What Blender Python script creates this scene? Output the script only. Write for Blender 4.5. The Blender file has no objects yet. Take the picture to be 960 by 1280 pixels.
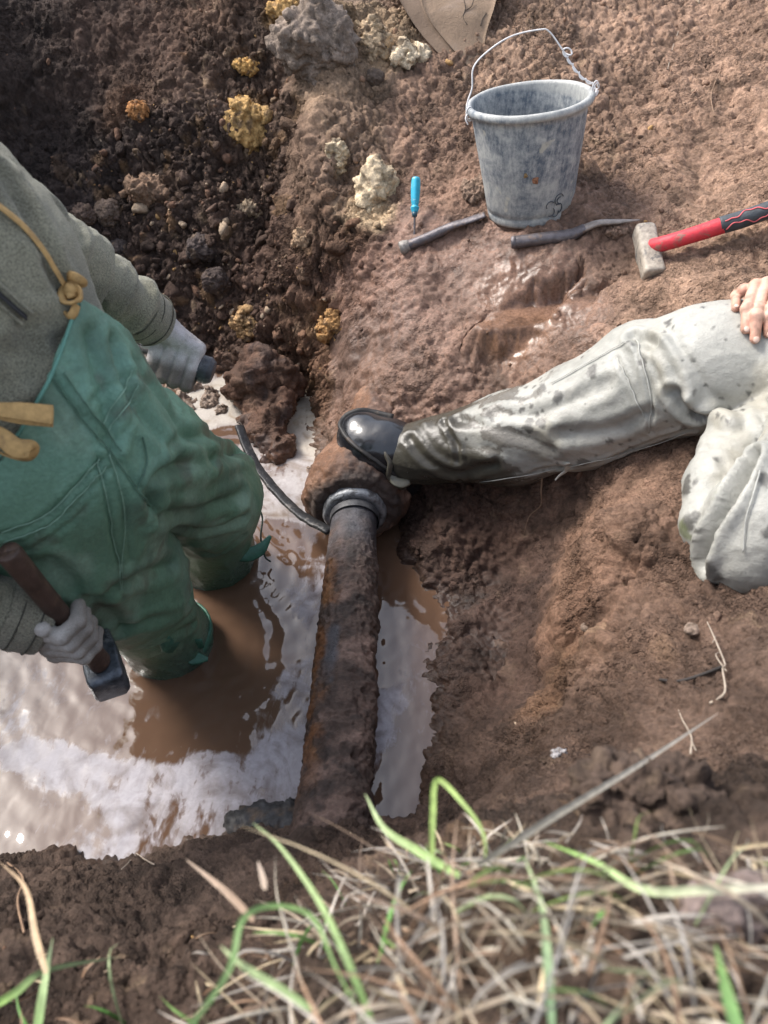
import bpy, math, random, time
import numpy as np
from mathutils import Vector, Matrix

T0 = time.time()
rnd = random.Random(7)
rng = np.random.default_rng(11)
scene = bpy.context.scene
col = scene.collection

# ------------------------------------------------------------------ camera
CAM_H = 1.30
PITCH = math.radians(42.0)
FPX = 967.0                       # focal length in pixels of the 960x1280 photograph
cd = bpy.data.cameras.new('camera')
cam = bpy.data.objects.new('camera', cd)
col.objects.link(cam)
cam.location = (0, 0, CAM_H)
cam.rotation_euler = (math.radians(90) - PITCH, 0, 0)
cd.sensor_fit = 'VERTICAL'
cd.sensor_height = 36.0
cd.lens = 36.0 * FPX / 1280.0
cd.clip_start = 0.02
cd.clip_end = 1000.0
cd.dof.use_dof = True
cd.dof.focus_distance = 1.72
cd.dof.aperture_fstop = 4.7
scene.camera = cam

# ------------------------------------------------------------------ light
SUN_DIR = Vector((-0.78, 0.40, 0.98)).normalized()      # towards the sun
w = bpy.data.worlds.new('World')
scene.world = w
w.use_nodes = True
nt = w.node_tree
nt.nodes.clear()
sky = nt.nodes.new('ShaderNodeTexSky')
sky.sky_type = 'NISHITA'
sky.sun_disc = False
sky.sun_elevation = math.asin(SUN_DIR.z)
sky.sun_rotation = math.atan2(SUN_DIR.x, SUN_DIR.y)
sky.air_density = 1.0
sky.dust_density = 3.0
sky.ozone_density = 1.0
bg = nt.nodes.new('ShaderNodeBackground')
bg.inputs['Strength'].default_value = 0.15
out = nt.nodes.new('ShaderNodeOutputWorld')
hz = nt.nodes.new('ShaderNodeHueSaturation')          # thin high cloud takes the blue out of the sky
hz.inputs['Saturation'].default_value = 0.55
nt.links.new(sky.outputs[0], hz.inputs['Color'])
nt.links.new(hz.outputs[0], bg.inputs[0])
nt.links.new(bg.outputs[0], out.inputs[0])
sl = bpy.data.lights.new('sun', 'SUN')
sl.energy = 1.7
sl.angle = math.radians(16.0)
sl.color = (1.0, 0.955, 0.89)
sun = bpy.data.objects.new('sun', sl)
col.objects.link(sun)
sun.rotation_euler = SUN_DIR.to_track_quat('Z', 'Y').to_euler()
sun.location = (-4, 3, 6)
scene.view_settings.view_transform = 'Standard'
scene.view_settings.look = 'None'
scene.view_settings.gamma = 1.0
scene.view_settings.exposure = 1.3

# ------------------------------------------------------------------ maths helpers
CP, SP = math.cos(PITCH), math.sin(PITCH)
C0 = np.array([0, 0, CAM_H])

def ray(px, py):
    u = (px - 480.0) / FPX
    v = (py - 640.0) / FPX
    return np.array([u, CP - v * SP, -SP - v * CP])

def P(px, py, Z):
    """world point seen at a photograph pixel, Z metres along the view axis"""
    return C0 + Z * ray(px, py)

def PZ(px, py, z):
    """world point seen at a photograph pixel, at height z"""
    r = ray(px, py)
    return C0 + r * ((z - CAM_H) / r[2])

_pr = np.random.default_rng(3)
PERM = np.concatenate([_pr.permutation(256)] * 2).astype(np.int32)
GR = _pr.normal(size=(256, 3)).astype(np.float32)
GR /= np.linalg.norm(GR, axis=1)[:, None]
JIT = _pr.random((256, 3)).astype(np.float32)
RV = _pr.random(256).astype(np.float32)

def _hash(ix, iy, iz):
    return PERM[(PERM[(PERM[ix & 255] + iy) & 255] + iz) & 255]

def perlin(p, seed=0):
    p = np.asarray(p, np.float32) + np.float32(seed * 17.31)
    i = np.floor(p).astype(np.int32)
    f = p - i
    t = f * f * f * (f * (f * 6 - 15) + 10)
    r = 0
    for dx in (0, 1):
        wx = t[:, 0] if dx else 1 - t[:, 0]
        for dy in (0, 1):
            wy = t[:, 1] if dy else 1 - t[:, 1]
            for dz in (0, 1):
                wz = t[:, 2] if dz else 1 - t[:, 2]
                g = GR[_hash(i[:, 0] + dx, i[:, 1] + dy, i[:, 2] + dz)]
                d = g[:, 0] * (f[:, 0] - dx) + g[:, 1] * (f[:, 1] - dy) + g[:, 2] * (f[:, 2] - dz)
                r = r + wx * wy * wz * d
    return r * 1.5

def fbm(p, octaves=4, seed=0, gain=0.5, lac=2.03):
    p = np.asarray(p, np.float32)
    a, s, r = 1.0, 1.0, 0
    for k in range(octaves):
        r = r + a * perlin(p * s, seed + k * 5)
        a *= gain
        s *= lac
    return r

def worley(p, seed=0):
    """distance to nearest and second nearest feature point, and a random value of the nearest cell"""
    p = np.asarray(p, np.float32) + np.float32(seed * 9.7)
    i = np.floor(p).astype(np.int32)
    f = p - i
    n = len(p)
    f1 = np.full(n, 9, np.float32); f2 = f1.copy(); rv = np.zeros(n, np.float32)
    for dx in (-1, 0, 1):
        for dy in (-1, 0, 1):
            for dz in (-1, 0, 1):
                h = _hash(i[:, 0] + dx, i[:, 1] + dy, i[:, 2] + dz)
                j = JIT[h]
                d = (j[:, 0] + dx - f[:, 0]) ** 2 + (j[:, 1] + dy - f[:, 1]) ** 2 + (j[:, 2] + dz - f[:, 2]) ** 2
                m = d < f1
                f2 = np.where(m, f1, np.minimum(f2, d))
                rv = np.where(m, RV[h], rv)
                f1 = np.where(m, d, f1)
    return np.sqrt(f1), np.sqrt(f2), rv

def facets(p, seed=0):
    """tilted plates: every cell of a jittered lattice has its own slope; returns relief and distance to the plate edge"""
    p = np.asarray(p, np.float32) + np.float32(seed * 9.7)
    i = np.floor(p).astype(np.int32); f = p - i
    n = len(p)
    f1 = np.full(n, 9, np.float32); f2 = f1.copy(); h_ = np.zeros(n, np.float32)
    for dx in (-1, 0, 1):
        for dy in (-1, 0, 1):
            for dz in (-1, 0, 1):
                h = _hash(i[:, 0] + dx, i[:, 1] + dy, i[:, 2] + dz)
                o = JIT[h] + np.array([dx, dy, dz], np.float32) - f
                d = (o ** 2).sum(1)
                m = d < f1
                f2 = np.where(m, f1, np.minimum(f2, d))
                h_ = np.where(m, (o * GR[h]).sum(1) + .5 * RV[h], h_)
                f1 = np.where(m, d, f1)
    return h_, np.sqrt(f2) - np.sqrt(f1)

def sstep(a, b, x):
    t = np.clip((x - a) / (b - a), 0, 1)
    return t * t * (3 - 2 * t)

def mix(a, b, t):
    t = np.asarray(t)
    if t.ndim == 1 and np.ndim(a) + np.ndim(b) > 0:
        t = t[:, None]
    return np.asarray(a) * (1 - t) + np.asarray(b) * t

def catmull(pts, n):
    pts = np.asarray(pts, float)
    q = np.vstack([2 * pts[0] - pts[1], pts, 2 * pts[-1] - pts[-2]])
    m = len(pts) - 1
    out = []
    for k in range(n):
        s = k / (n - 1) * m
        i = min(int(s), m - 1)
        t = s - i
        a, b, c, d = q[i], q[i + 1], q[i + 2], q[i + 3]
        out.append(0.5 * ((2 * b) + (-a + c) * t + (2 * a - 5 * b + 4 * c - d) * t * t + (-a + 3 * b - 3 * c + d) * t ** 3))
    return np.array(out)

# ------------------------------------------------------------------ mesh helpers
def make_mesh(name, V, F, smooth=True, attrs=None):
    """V (n,3); F (m,k) array or a list of faces"""
    me = bpy.data.meshes.new(name)
    V = np.asarray(V, np.float32)
    if isinstance(F, np.ndarray):
        k = F.shape[1]
        me.vertices.add(len(V)); me.vertices.foreach_set('co', V.ravel())
        me.loops.add(F.size); me.loops.foreach_set('vertex_index', F.ravel().astype(np.int32))
        me.polygons.add(len(F))
        me.polygons.foreach_set('loop_start', np.arange(0, F.size, k, dtype=np.int32))
        me.update(calc_edges=True)
    else:
        me.from_pydata([tuple(map(float, v)) for v in V], [], [tuple(int(i) for i in f) for f in F])
        me.update()
    me.validate()
    if attrs:
        for an, av in attrs.items():
            av = np.asarray(av, np.float32)
            if av.ndim == 2:
                a = me.attributes.new(an, 'FLOAT_COLOR', 'POINT')
                if av.shape[1] == 3:
                    av = np.hstack([av, np.ones((len(av), 1), np.float32)])
                a.data.foreach_set('color', av.ravel())
            else:
                a = me.attributes.new(an, 'FLOAT', 'POINT')
                a.data.foreach_set('value', av)
    me.polygons.foreach_set('use_smooth', [bool(smooth)] * len(me.polygons))
    return me

def link(name, me, mat=None, parent=None):
    o = bpy.data.objects.new(name, me)
    col.objects.link(o)
    if mat is not None and me is not None and len(me.materials) == 0:
        me.materials.append(mat)
    if parent is not None:
        o.parent = parent
        o.matrix_parent_inverse = Matrix.Translation(parent.location).inverted()
    return o

def tag(o, label=None, cat=None, group=None, kind=None):
    if label: o['label'] = label
    if cat: o['category'] = cat
    if group: o['group'] = group
    if kind: o['kind'] = kind
    return o

def thing(name, loc, label, cat, group=None):
    o = bpy.data.objects.new(name, None)
    o.empty_display_size = 0.05
    o.location = tuple(map(float, loc))
    col.objects.link(o)
    return tag(o, label, cat, group)

def part(name, V, F, mat, parent, smooth=True, attrs=None):
    """a part given in world coordinates under an unrotated thing"""
    V = np.asarray(V, float) - np.array(parent.location if parent else (0, 0, 0))
    if parent is not None and parent.parent is not None:
        V = V - np.array(parent.parent.location)
    me = make_mesh(name, V, F, smooth, attrs)
    o = bpy.data.objects.new(name, me)
    col.objects.link(o)
    me.materials.append(mat)
    o.parent = parent
    return o

class MB:
    """collects pieces of ONE mesh"""
    def __init__(s):
        s.V, s.F, s.n, s.A = [], [], 0, {}
    def add(s, V, F, **attrs):
        V = np.asarray(V, float)
        s.V.append(V)
        s.F += [tuple(int(i) + s.n for i in f) for f in F]
        s.n += len(V)
        for k, v in attrs.items():
            v = np.asarray(v, float)
            if v.ndim == 1: v = np.tile(v, (len(V), 1))
            s.A.setdefault(k, []).append(v)
        return s
    def get(s):
        return np.vstack(s.V), s.F, {k: np.vstack(v) for k, v in s.A.items()}

def grid_faces(nu, nv, wrap_v=False, flip=False):
    i = np.arange(nu - 1)[:, None]
    j = np.arange(nv if wrap_v else nv - 1)[None, :]
    j2 = (j + 1) % nv
    a = i * nv + j; b = i * nv + j2; c = (i + 1) * nv + j2; d = (i + 1) * nv + j
    q = np.stack([a, b, c, d], -1).reshape(-1, 4)
    return q[:, ::-1].copy() if flip else q

def frames(pts, up=(0, 0, 1)):
    pts = np.asarray(pts, float)
    t = np.gradient(pts, axis=0)
    t /= np.linalg.norm(t, axis=1)[:, None] + 1e-12
    n = np.zeros_like(t)
    u = np.asarray(up, float)
    if abs(np.dot(u, t[0])) > 0.95: u = np.array([1.0, 0.2, 0])
    for k in range(len(t)):
        u = u - np.dot(u, t[k]) * t[k]
        u /= np.linalg.norm(u) + 1e-12
        n[k] = u
    return t, n, np.cross(t, n)

def sweep(pts, ra, rb=None, seg=12, n=None, cap=True, up=(0, 0, 1), square=0.0, twist=None):
    """tube along pts: ra across, rb along 'up'; square>0 makes the section boxy"""
    pts = np.asarray(pts, float)
    k0 = len(pts)
    ra = np.broadcast_to(np.asarray(ra, float), (k0,)) if np.ndim(ra) == 0 or len(np.atleast_1d(ra)) == k0 else np.asarray(ra)
    rb = ra if rb is None else (np.broadcast_to(np.asarray(rb, float), (k0,)))
    if n:
        s0 = np.linspace(0, 1, k0); s1 = np.linspace(0, 1, n)
        pts = catmull(pts, n)
        ra = np.interp(s1, s0, ra); rb = np.interp(s1, s0, rb)
        if twist is not None: twist = np.interp(s1, s0, twist)
    t, nn, bb = frames(pts, up)
    a = np.arange(seg) / seg * 2 * math.pi
    ca, sa = np.cos(a), np.sin(a)
    if square:
        e = 1 - square
        ca = np.sign(ca) * np.abs(ca) ** e; sa = np.sign(sa) * np.abs(sa) ** e
    V = []
    for k in range(len(pts)):
        N, B = nn[k], bb[k]
        if twist is not None:
            c, s = math.cos(twist[k]), math.sin(twist[k])
            N, B = N * c + B * s, B * c - N * s
        V.append(pts[k] + B * (ca * ra[k])[:, None] + N * (sa * rb[k])[:, None])
    V = np.vstack(V)
    F = [tuple(f) for f in grid_faces(len(pts), seg, True)]
    if cap:
        F.append(tuple(range(seg))[::-1])
        F.append(tuple(range(len(V) - seg, len(V))))
    return V, F

def lathe(prof, seg=48):
    """profile [(r,z)] about z"""
    a = np.arange(seg) / seg * 2 * math.pi
    V = np.vstack([np.stack([r * np.cos(a), r * np.sin(a), np.full(seg, z)], 1) for r, z in prof])
    return V, grid_faces(len(prof), seg, True)

def box(c, s, R=None, bevel=0.0):
    """box with chamfered edges (24 vertices)"""
    hx, hy, hz = np.asarray(s, float) / 2
    b = min(bevel, hx * .9, hy * .9, hz * .9)
    if b <= 0:
        V = np.array([[x, y, z] for x in (-hx, hx) for y in (-hy, hy) for z in (-hz, hz)])
        F = [(0, 1, 3, 2), (4, 6, 7, 5), (0, 4, 5, 1), (2, 3, 7, 6), (0, 2, 6, 4), (1, 5, 7, 3)]
    else:
        V = []; idx = {}
        for x in (-1, 1):
            for y in (-1, 1):
                for z in (-1, 1):
                    for ax in range(3):
                        q = np.array([x * (hx - b), y * (hy - b), z * (hz - b)])
                        q[ax] = (x, y, z)[ax] * (hx, hy, hz)[ax]
                        idx[(x, y, z, ax)] = len(V); V.append(q)
        F = []
        S = (-1, 1)
        for x in S: F.append([idx[(x, y, z, 0)] for y, z in ((-1, -1), (1, -1), (1, 1), (-1, 1))][::x])
        for y in S: F.append([idx[(x, y, z, 1)] for x, z in ((-1, -1), (-1, 1), (1, 1), (1, -1))][::y])
        for z in S: F.append([idx[(x, y, z, 2)] for x, y in ((-1, -1), (1, -1), (1, 1), (-1, 1))][::z])
        for x in S:
            for y in S: F.append([idx[(x, y, -1, 0)], idx[(x, y, 1, 0)], idx[(x, y, 1, 1)], idx[(x, y, -1, 1)]][::-x * y])
            for z in S: F.append([idx[(x, -1, z, 0)], idx[(x, 1, z, 0)], idx[(x, 1, z, 2)], idx[(x, -1, z, 2)]][::x * z])
        for y in S:
            for z in S: F.append([idx[(-1, y, z, 1)], idx[(1, y, z, 1)], idx[(1, y, z, 2)], idx[(-1, y, z, 2)]][::-y * z])
        for x in S:
            for y in S:
                for z in S: F.append([idx[(x, y, z, 0)], idx[(x, y, z, 1)], idx[(x, y, z, 2)]][::x * y * z])
        V = np.array(V)
    if R is not None: V = V @ np.asarray(R).T
    return V + np.asarray(c, float), F

def basis(x=None, y=None, z=None):
    """orthonormal rotation whose columns are axes; first two given directions are used"""
    n = lambda a: np.asarray(a, float) / np.linalg.norm(a)
    if x is not None and z is not None:
        x = n(x); z = n(np.asarray(z, float) - np.dot(z, x) * x); y = np.cross(z, x)
    elif z is not None and y is not None:
        z = n(z); y = n(np.asarray(y, float) - np.dot(y, z) * z); x = np.cross(y, z)
    else:
        z = n(z); h = np.array([1.0, 0, 0]) if abs(z[0]) < .8 else np.array([0, 1.0, 0])
        x = n(np.cross(h, z)); y = np.cross(z, x)
    return np.stack([x, y, z], 1)

def surface_nets(f, lo, hi, h):
    lo = np.asarray(lo, float); hi = np.asarray(hi, float)
    n = np.ceil((hi - lo) / h).astype(int) + 1
    ax = [(lo[k] + np.arange(n[k]) * h).astype(np.float32) for k in range(3)]
    Fv = np.empty(tuple(n), np.float32)
    yy, zz = np.meshgrid(ax[1], ax[2], indexing='ij')
    step = max(1, int(400000 / (n[1] * n[2])))
    for i in range(0, n[0], step):
        xs = ax[0][i:i + step]
        p = np.empty((len(xs), n[1], n[2], 3), np.float32)
        p[..., 0] = xs[:, None, None]; p[..., 1] = yy; p[..., 2] = zz
        Fv[i:i + step] = f(p.reshape(-1, 3)).reshape(len(xs), n[1], n[2])
    ins = Fv < 0
    c = ins[:-1, :-1, :-1].astype(np.int8)
    tot = np.zeros_like(c)
    for dx in (0, 1):
        for dy in (0, 1):
            for dz in (0, 1):
                tot += ins[dx:n[0] - 1 + dx, dy:n[1] - 1 + dy, dz:n[2] - 1 + dz]
    act = (tot > 0) & (tot < 8)
    ids = np.full(act.shape, -1, np.int64)
    ci = np.argwhere(act)
    ids[act] = np.arange(len(ci))
    acc = np.zeros((len(ci), 3)); cnt = np.zeros(len(ci))
    for a in range(3):
        b, d = [k for k in range(3) if k != a]
        for s in (0, 1):
            for t in (0, 1):
                o = np.zeros(3, int); o[b] = s; o[d] = t
                q = ci + o; q2 = q.copy(); q2[:, a] += 1
                v0 = Fv[q[:, 0], q[:, 1], q[:, 2]]; v1 = Fv[q2[:, 0], q2[:, 1], q2[:, 2]]
                m = (v0 < 0) != (v1 < 0)
                tt = np.where(m, v0 / np.where(m, v0 - v1, 1), 0)
                pt = np.tile(o.astype(float), (len(ci), 1)); pt[:, a] = tt
                acc += pt * m[:, None]; cnt += m
    V = lo + (ci + acc / cnt[:, None]) * h
    Q = []
    for a in range(3):
        b, d = (a + 1) % 3, (a + 2) % 3
        s0 = [slice(None)] * 3; s1 = [slice(None)] * 3
        s0[a] = slice(0, -1); s1[a] = slice(1, None)
        A = ins[tuple(s0)]; B = ins[tuple(s1)]
        e = np.argwhere(A != B)
        e = e[(e[:, b] > 0) & (e[:, d] > 0) & (e[:, b] < n[b] - 1) & (e[:, d] < n[d] - 1)]
        pos = A[e[:, 0], e[:, 1], e[:, 2]]
        q = []
        for ob, od in ((-1, -1), (0, -1), (0, 0), (-1, 0)):
            k = e.copy(); k[:, b] += ob; k[:, d] += od
            q.append(ids[k[:, 0], k[:, 1], k[:, 2]])
        q = np.stack(q, 1)
        q[~pos] = q[~pos][:, ::-1]
        Q.append(q)
    return V, np.vstack(Q)

def vnormals(V, F):
    F = np.asarray(F)
    n = np.cross(V[F[:, 2]] - V[F[:, 0]], V[F[:, 3 if F.shape[1] > 3 else 1]] - V[F[:, 1 if F.shape[1] > 3 else 0]])
    N = np.zeros_like(V)
    for k in range(F.shape[1]):
        np.add.at(N, F[:, k], n)
    return N / (np.linalg.norm(N, axis=1)[:, None] + 1e-12)

def relax(V, F, it=2, lam=0.5):
    F = np.asarray(F)
    for _ in range(it):
        S = np.zeros_like(V); c = np.zeros(len(V))
        for k in range(F.shape[1]):
            a, b = F[:, k], F[:, (k + 1) % F.shape[1]]
            np.add.at(S, a, V[b]); np.add.at(c, a, 1)
            np.add.at(S, b, V[a]); np.add.at(c, b, 1)
        V = V + lam * (S / np.maximum(c, 1)[:, None] - V)
    return V

def capsule(p, a, b, ra, rb):
    a = np.asarray(a, np.float32); b = np.asarray(b, np.float32)
    ab = b - a
    t = np.clip(((p - a) @ ab) / (ab @ ab), 0, 1)
    return np.linalg.norm(p - a - t[:, None] * ab, axis=1) - (ra + (rb - ra) * t)

def ellipsoid(p, c, r, R=None):
    q = p - np.asarray(c, np.float32)
    if R is not None: q = q @ np.asarray(R, np.float32)
    r = np.asarray(r, np.float32)
    k0 = np.linalg.norm(q / r, axis=1); k1 = np.linalg.norm(q / (r * r), axis=1)
    return k0 * (k0 - 1) / (k1 + 1e-9)

def smin(a, b, k):
    h = np.clip(0.5 + 0.5 * (b - a) / k, 0, 1)
    return b * (1 - h) + a * h - k * h * (1 - h)

def chain(p, pts, rad, k=0.02):
    d = None
    for i in range(len(pts) - 1):
        e = capsule(p, pts[i], pts[i + 1], rad[i], rad[i + 1])
        d = e if d is None else smin(d, e, k)
    return d

def sub_mesh(V, F, keep):
    """drop faces with a vertex outside keep"""
    F = np.asarray(F)
    F = F[keep[F].all(axis=1)]
    used = np.unique(F)
    m = np.full(len(V), -1); m[used] = np.arange(len(used))
    return V[used], m[F], used

# ------------------------------------------------------------------ materials
def new_mat(name):
    m = bpy.data.materials.new(name)
    m.use_nodes = True
    t = m.node_tree
    return m, t, t.nodes['Principled BSDF']

def nd(t, typ, **kw):
    n = t.nodes.new(typ)
    for k, v in kw.items():
        if k in n.inputs: n.inputs[k].default_value = v
        else: setattr(n, k, v)
    return n

def noise_node(t, vec, scale, detail=4, rough=0.55, dist=0.0):
    n = nd(t, 'ShaderNodeTexNoise')
    n.inputs['Scale'].default_value = scale
    n.inputs['Detail'].default_value = detail
    n.inputs['Roughness'].default_value = rough
    n.inputs['Distortion'].default_value = dist
    t.links.new(vec, n.inputs['Vector'])
    return n.outputs['Fac']

def ramp(t, fac, stops):
    r = nd(t, 'ShaderNodeValToRGB')
    e = r.color_ramp.elements
    while len(e) < len(stops): e.new(0.5)
    for k, (p, c) in enumerate(stops):
        e[k].position = p
        e[k].color = (c, c, c, 1) if np.ndim(c) == 0 else (*c, 1)
    t.links.new(fac, r.inputs[0])
    return r.outputs[0]

def mixc(t, fac, a, b, blend='MIX'):
    m = nd(t, 'ShaderNodeMix', data_type='RGBA', blend_type=blend)
    for s, v in ((m.inputs[0], fac), (m.inputs[6], a), (m.inputs[7], b)):
        if hasattr(v, 'default_value') or isinstance(v, bpy.types.NodeSocket): t.links.new(v, s)
        elif np.ndim(v) == 0: s.default_value = v
        else: s.default_value = (*v, 1)
    return m.outputs[2]

def math_n(t, op, a, b=None, clamp=False):
    m = nd(t, 'ShaderNodeMath', operation=op, use_clamp=clamp)
    for k, v in enumerate((a, b)):
        if v is None: continue
        if isinstance(v, bpy.types.NodeSocket): t.links.new(v, m.inputs[k])
        else: m.inputs[k].default_value = v
    return m.outputs[0]

def coords(t):
    return nd(t, 'ShaderNodeTexCoord').outputs['Object']

def attr(t, name, out='Color'):
    a = nd(t, 'ShaderNodeAttribute', attribute_name=name)
    return a.outputs[out]

def bump_n(t, height, dist, strength=1.0, normal=None):
    b = nd(t, 'ShaderNodeBump')
    b.inputs['Strength'].default_value = strength
    b.inputs['Distance'].default_value = dist
    t.links.new(height, b.inputs['Height'])
    if normal is not None: t.links.new(normal, b.inputs['Normal'])
    return b.outputs[0]

def attr_mat(name, rough=0.8, var=0.35, vscale=60, bumps=((220, .002),), spec=0.3, rough_attr=None, metallic=0.0, coat=0.0, dirt=None, crumbs=()):
    """colour from the 'col' point attribute, broken up by noise"""
    m, t, b = new_mat(name)
    v = coords(t)
    c = attr(t, 'col')
    n = noise_node(t, v, vscale, 6, 0.65)
    f = ramp(t, n, [(0.3, 1 - var), (0.7, 1 + var)])
    c = mixc(t, 1.0, c, f, 'MULTIPLY')
    if dirt:
        dn = noise_node(t, v, dirt[0], 5, 0.6, 0.6)
        c = mixc(t, ramp(t, dn, [(dirt[1], 0.0), (dirt[1] + .1, dirt[3])]), c, dirt[2])
    t.links.new(c, b.inputs['Base Color'])
    b.inputs['Specular IOR Level'].default_value = spec
    b.inputs['Metallic'].default_value = metallic
    b.inputs['Coat Weight'].default_value = coat
    if rough_attr:
        a = attr(t, rough_attr, 'Fac')
        r = nd(t, 'ShaderNodeMapRange')
        r.inputs['To Min'].default_value = rough
        r.inputs['To Max'].default_value = 0.16
        jit = noise_node(t, v, 40, 4)
        a2 = math_n(t, 'MULTIPLY', a, math_n(t, 'ADD', math_n(t, 'MULTIPLY', jit, 1.2), 0.35), True)
        t.links.new(a2, r.inputs['Value'])
        t.links.new(r.outputs[0], b.inputs['Roughness'])
    else:
        b.inputs['Roughness'].default_value = rough
    nrm = None
    for s, d in bumps:
        hgt = noise_node(t, v, s, 5, 0.7)
        if crumbs:
            pz = ramp(t, noise_node(t, v, 7, 3, .6, .5), [(.38, .25), (.62, 1.0)])
            hgt = math_n(t, 'MULTIPLY', hgt, pz)
            hgt = math_n(t, 'MULTIPLY', hgt, math_n(t, 'SUBTRACT', 1.0, math_n(t, 'MULTIPLY', attr(t, 'wet', 'Fac'), .92), True))
        nrm = bump_n(t, hgt, d, 1.0, nrm)
    for s, d in crumbs:
        vo = nd(t, 'ShaderNodeTexVoronoi'); vo.inputs['Scale'].default_value = s
        ad = nd(t, 'ShaderNodeVectorMath', operation='MULTIPLY_ADD')
        no = nd(t, 'ShaderNodeTexNoise'); no.inputs['Scale'].default_value = s * .7; t.links.new(v, no.inputs['Vector'])
        t.links.new(no.outputs['Color'], ad.inputs[0]); ad.inputs[1].default_value = (.9 / s,) * 3; t.links.new(v, ad.inputs[2])
        t.links.new(ad.outputs[0], vo.inputs['Vector'])
        hh = math_n(t, 'SUBTRACT', 1.0, vo.outputs['Distance'])
        dry = math_n(t, 'SUBTRACT', 1.0, math_n(t, 'MULTIPLY', attr(t, 'wet', 'Fac'), 1.0), True)
        dry = math_n(t, 'MULTIPLY', dry, ramp(t, noise_node(t, v, 6, 3, .6, .5), [(.40, .08), (.62, 1.0)]))
        nrm = bump_n(t, math_n(t, 'MULTIPLY', hh, dry), d, 1.0, nrm)
    if nrm is not None: t.links.new(nrm, b.inputs['Normal'])
    return m

def flat_mat(name, colour, rough=0.6, var=0.25, vscale=40, bumps=(), spec=0.4, metallic=0.0, second=None, coat=0.0, stretch=None):
    m, t, b = new_mat(name)
    v = coords(t)
    if stretch:
        mp = nd(t, 'ShaderNodeMapping'); mp.inputs['Scale'].default_value = stretch
        t.links.new(v, mp.inputs[0]); v = mp.outputs[0]
    n = noise_node(t, v, vscale, 6, 0.65)
    f = ramp(t, n, [(0.3, 1 - var), (0.7, 1 + var)])
    c = mixc(t, 1.0, colour, f, 'MULTIPLY')
    if second:
        s = noise_node(t, v, second[1], 6, 0.65, 0.5)
        c = mixc(t, ramp(t, s, [(second[2], 0.0), (second[2] + second[3], 1.0)]), c, second[0])
    t.links.new(c, b.inputs['Base Color'])
    b.inputs['Roughness'].default_value = rough
    b.inputs['Specular IOR Level'].default_value = spec
    b.inputs['Metallic'].default_value = metallic
    b.inputs['Coat Weight'].default_value = coat
    nrm = None
    for s, d in bumps:
        nrm = bump_n(t, noise_node(t, v, s, 5, 0.65), d, 1.0, nrm)
    if nrm is not None: t.links.new(nrm, b.inputs['Normal'])
    return m

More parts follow.
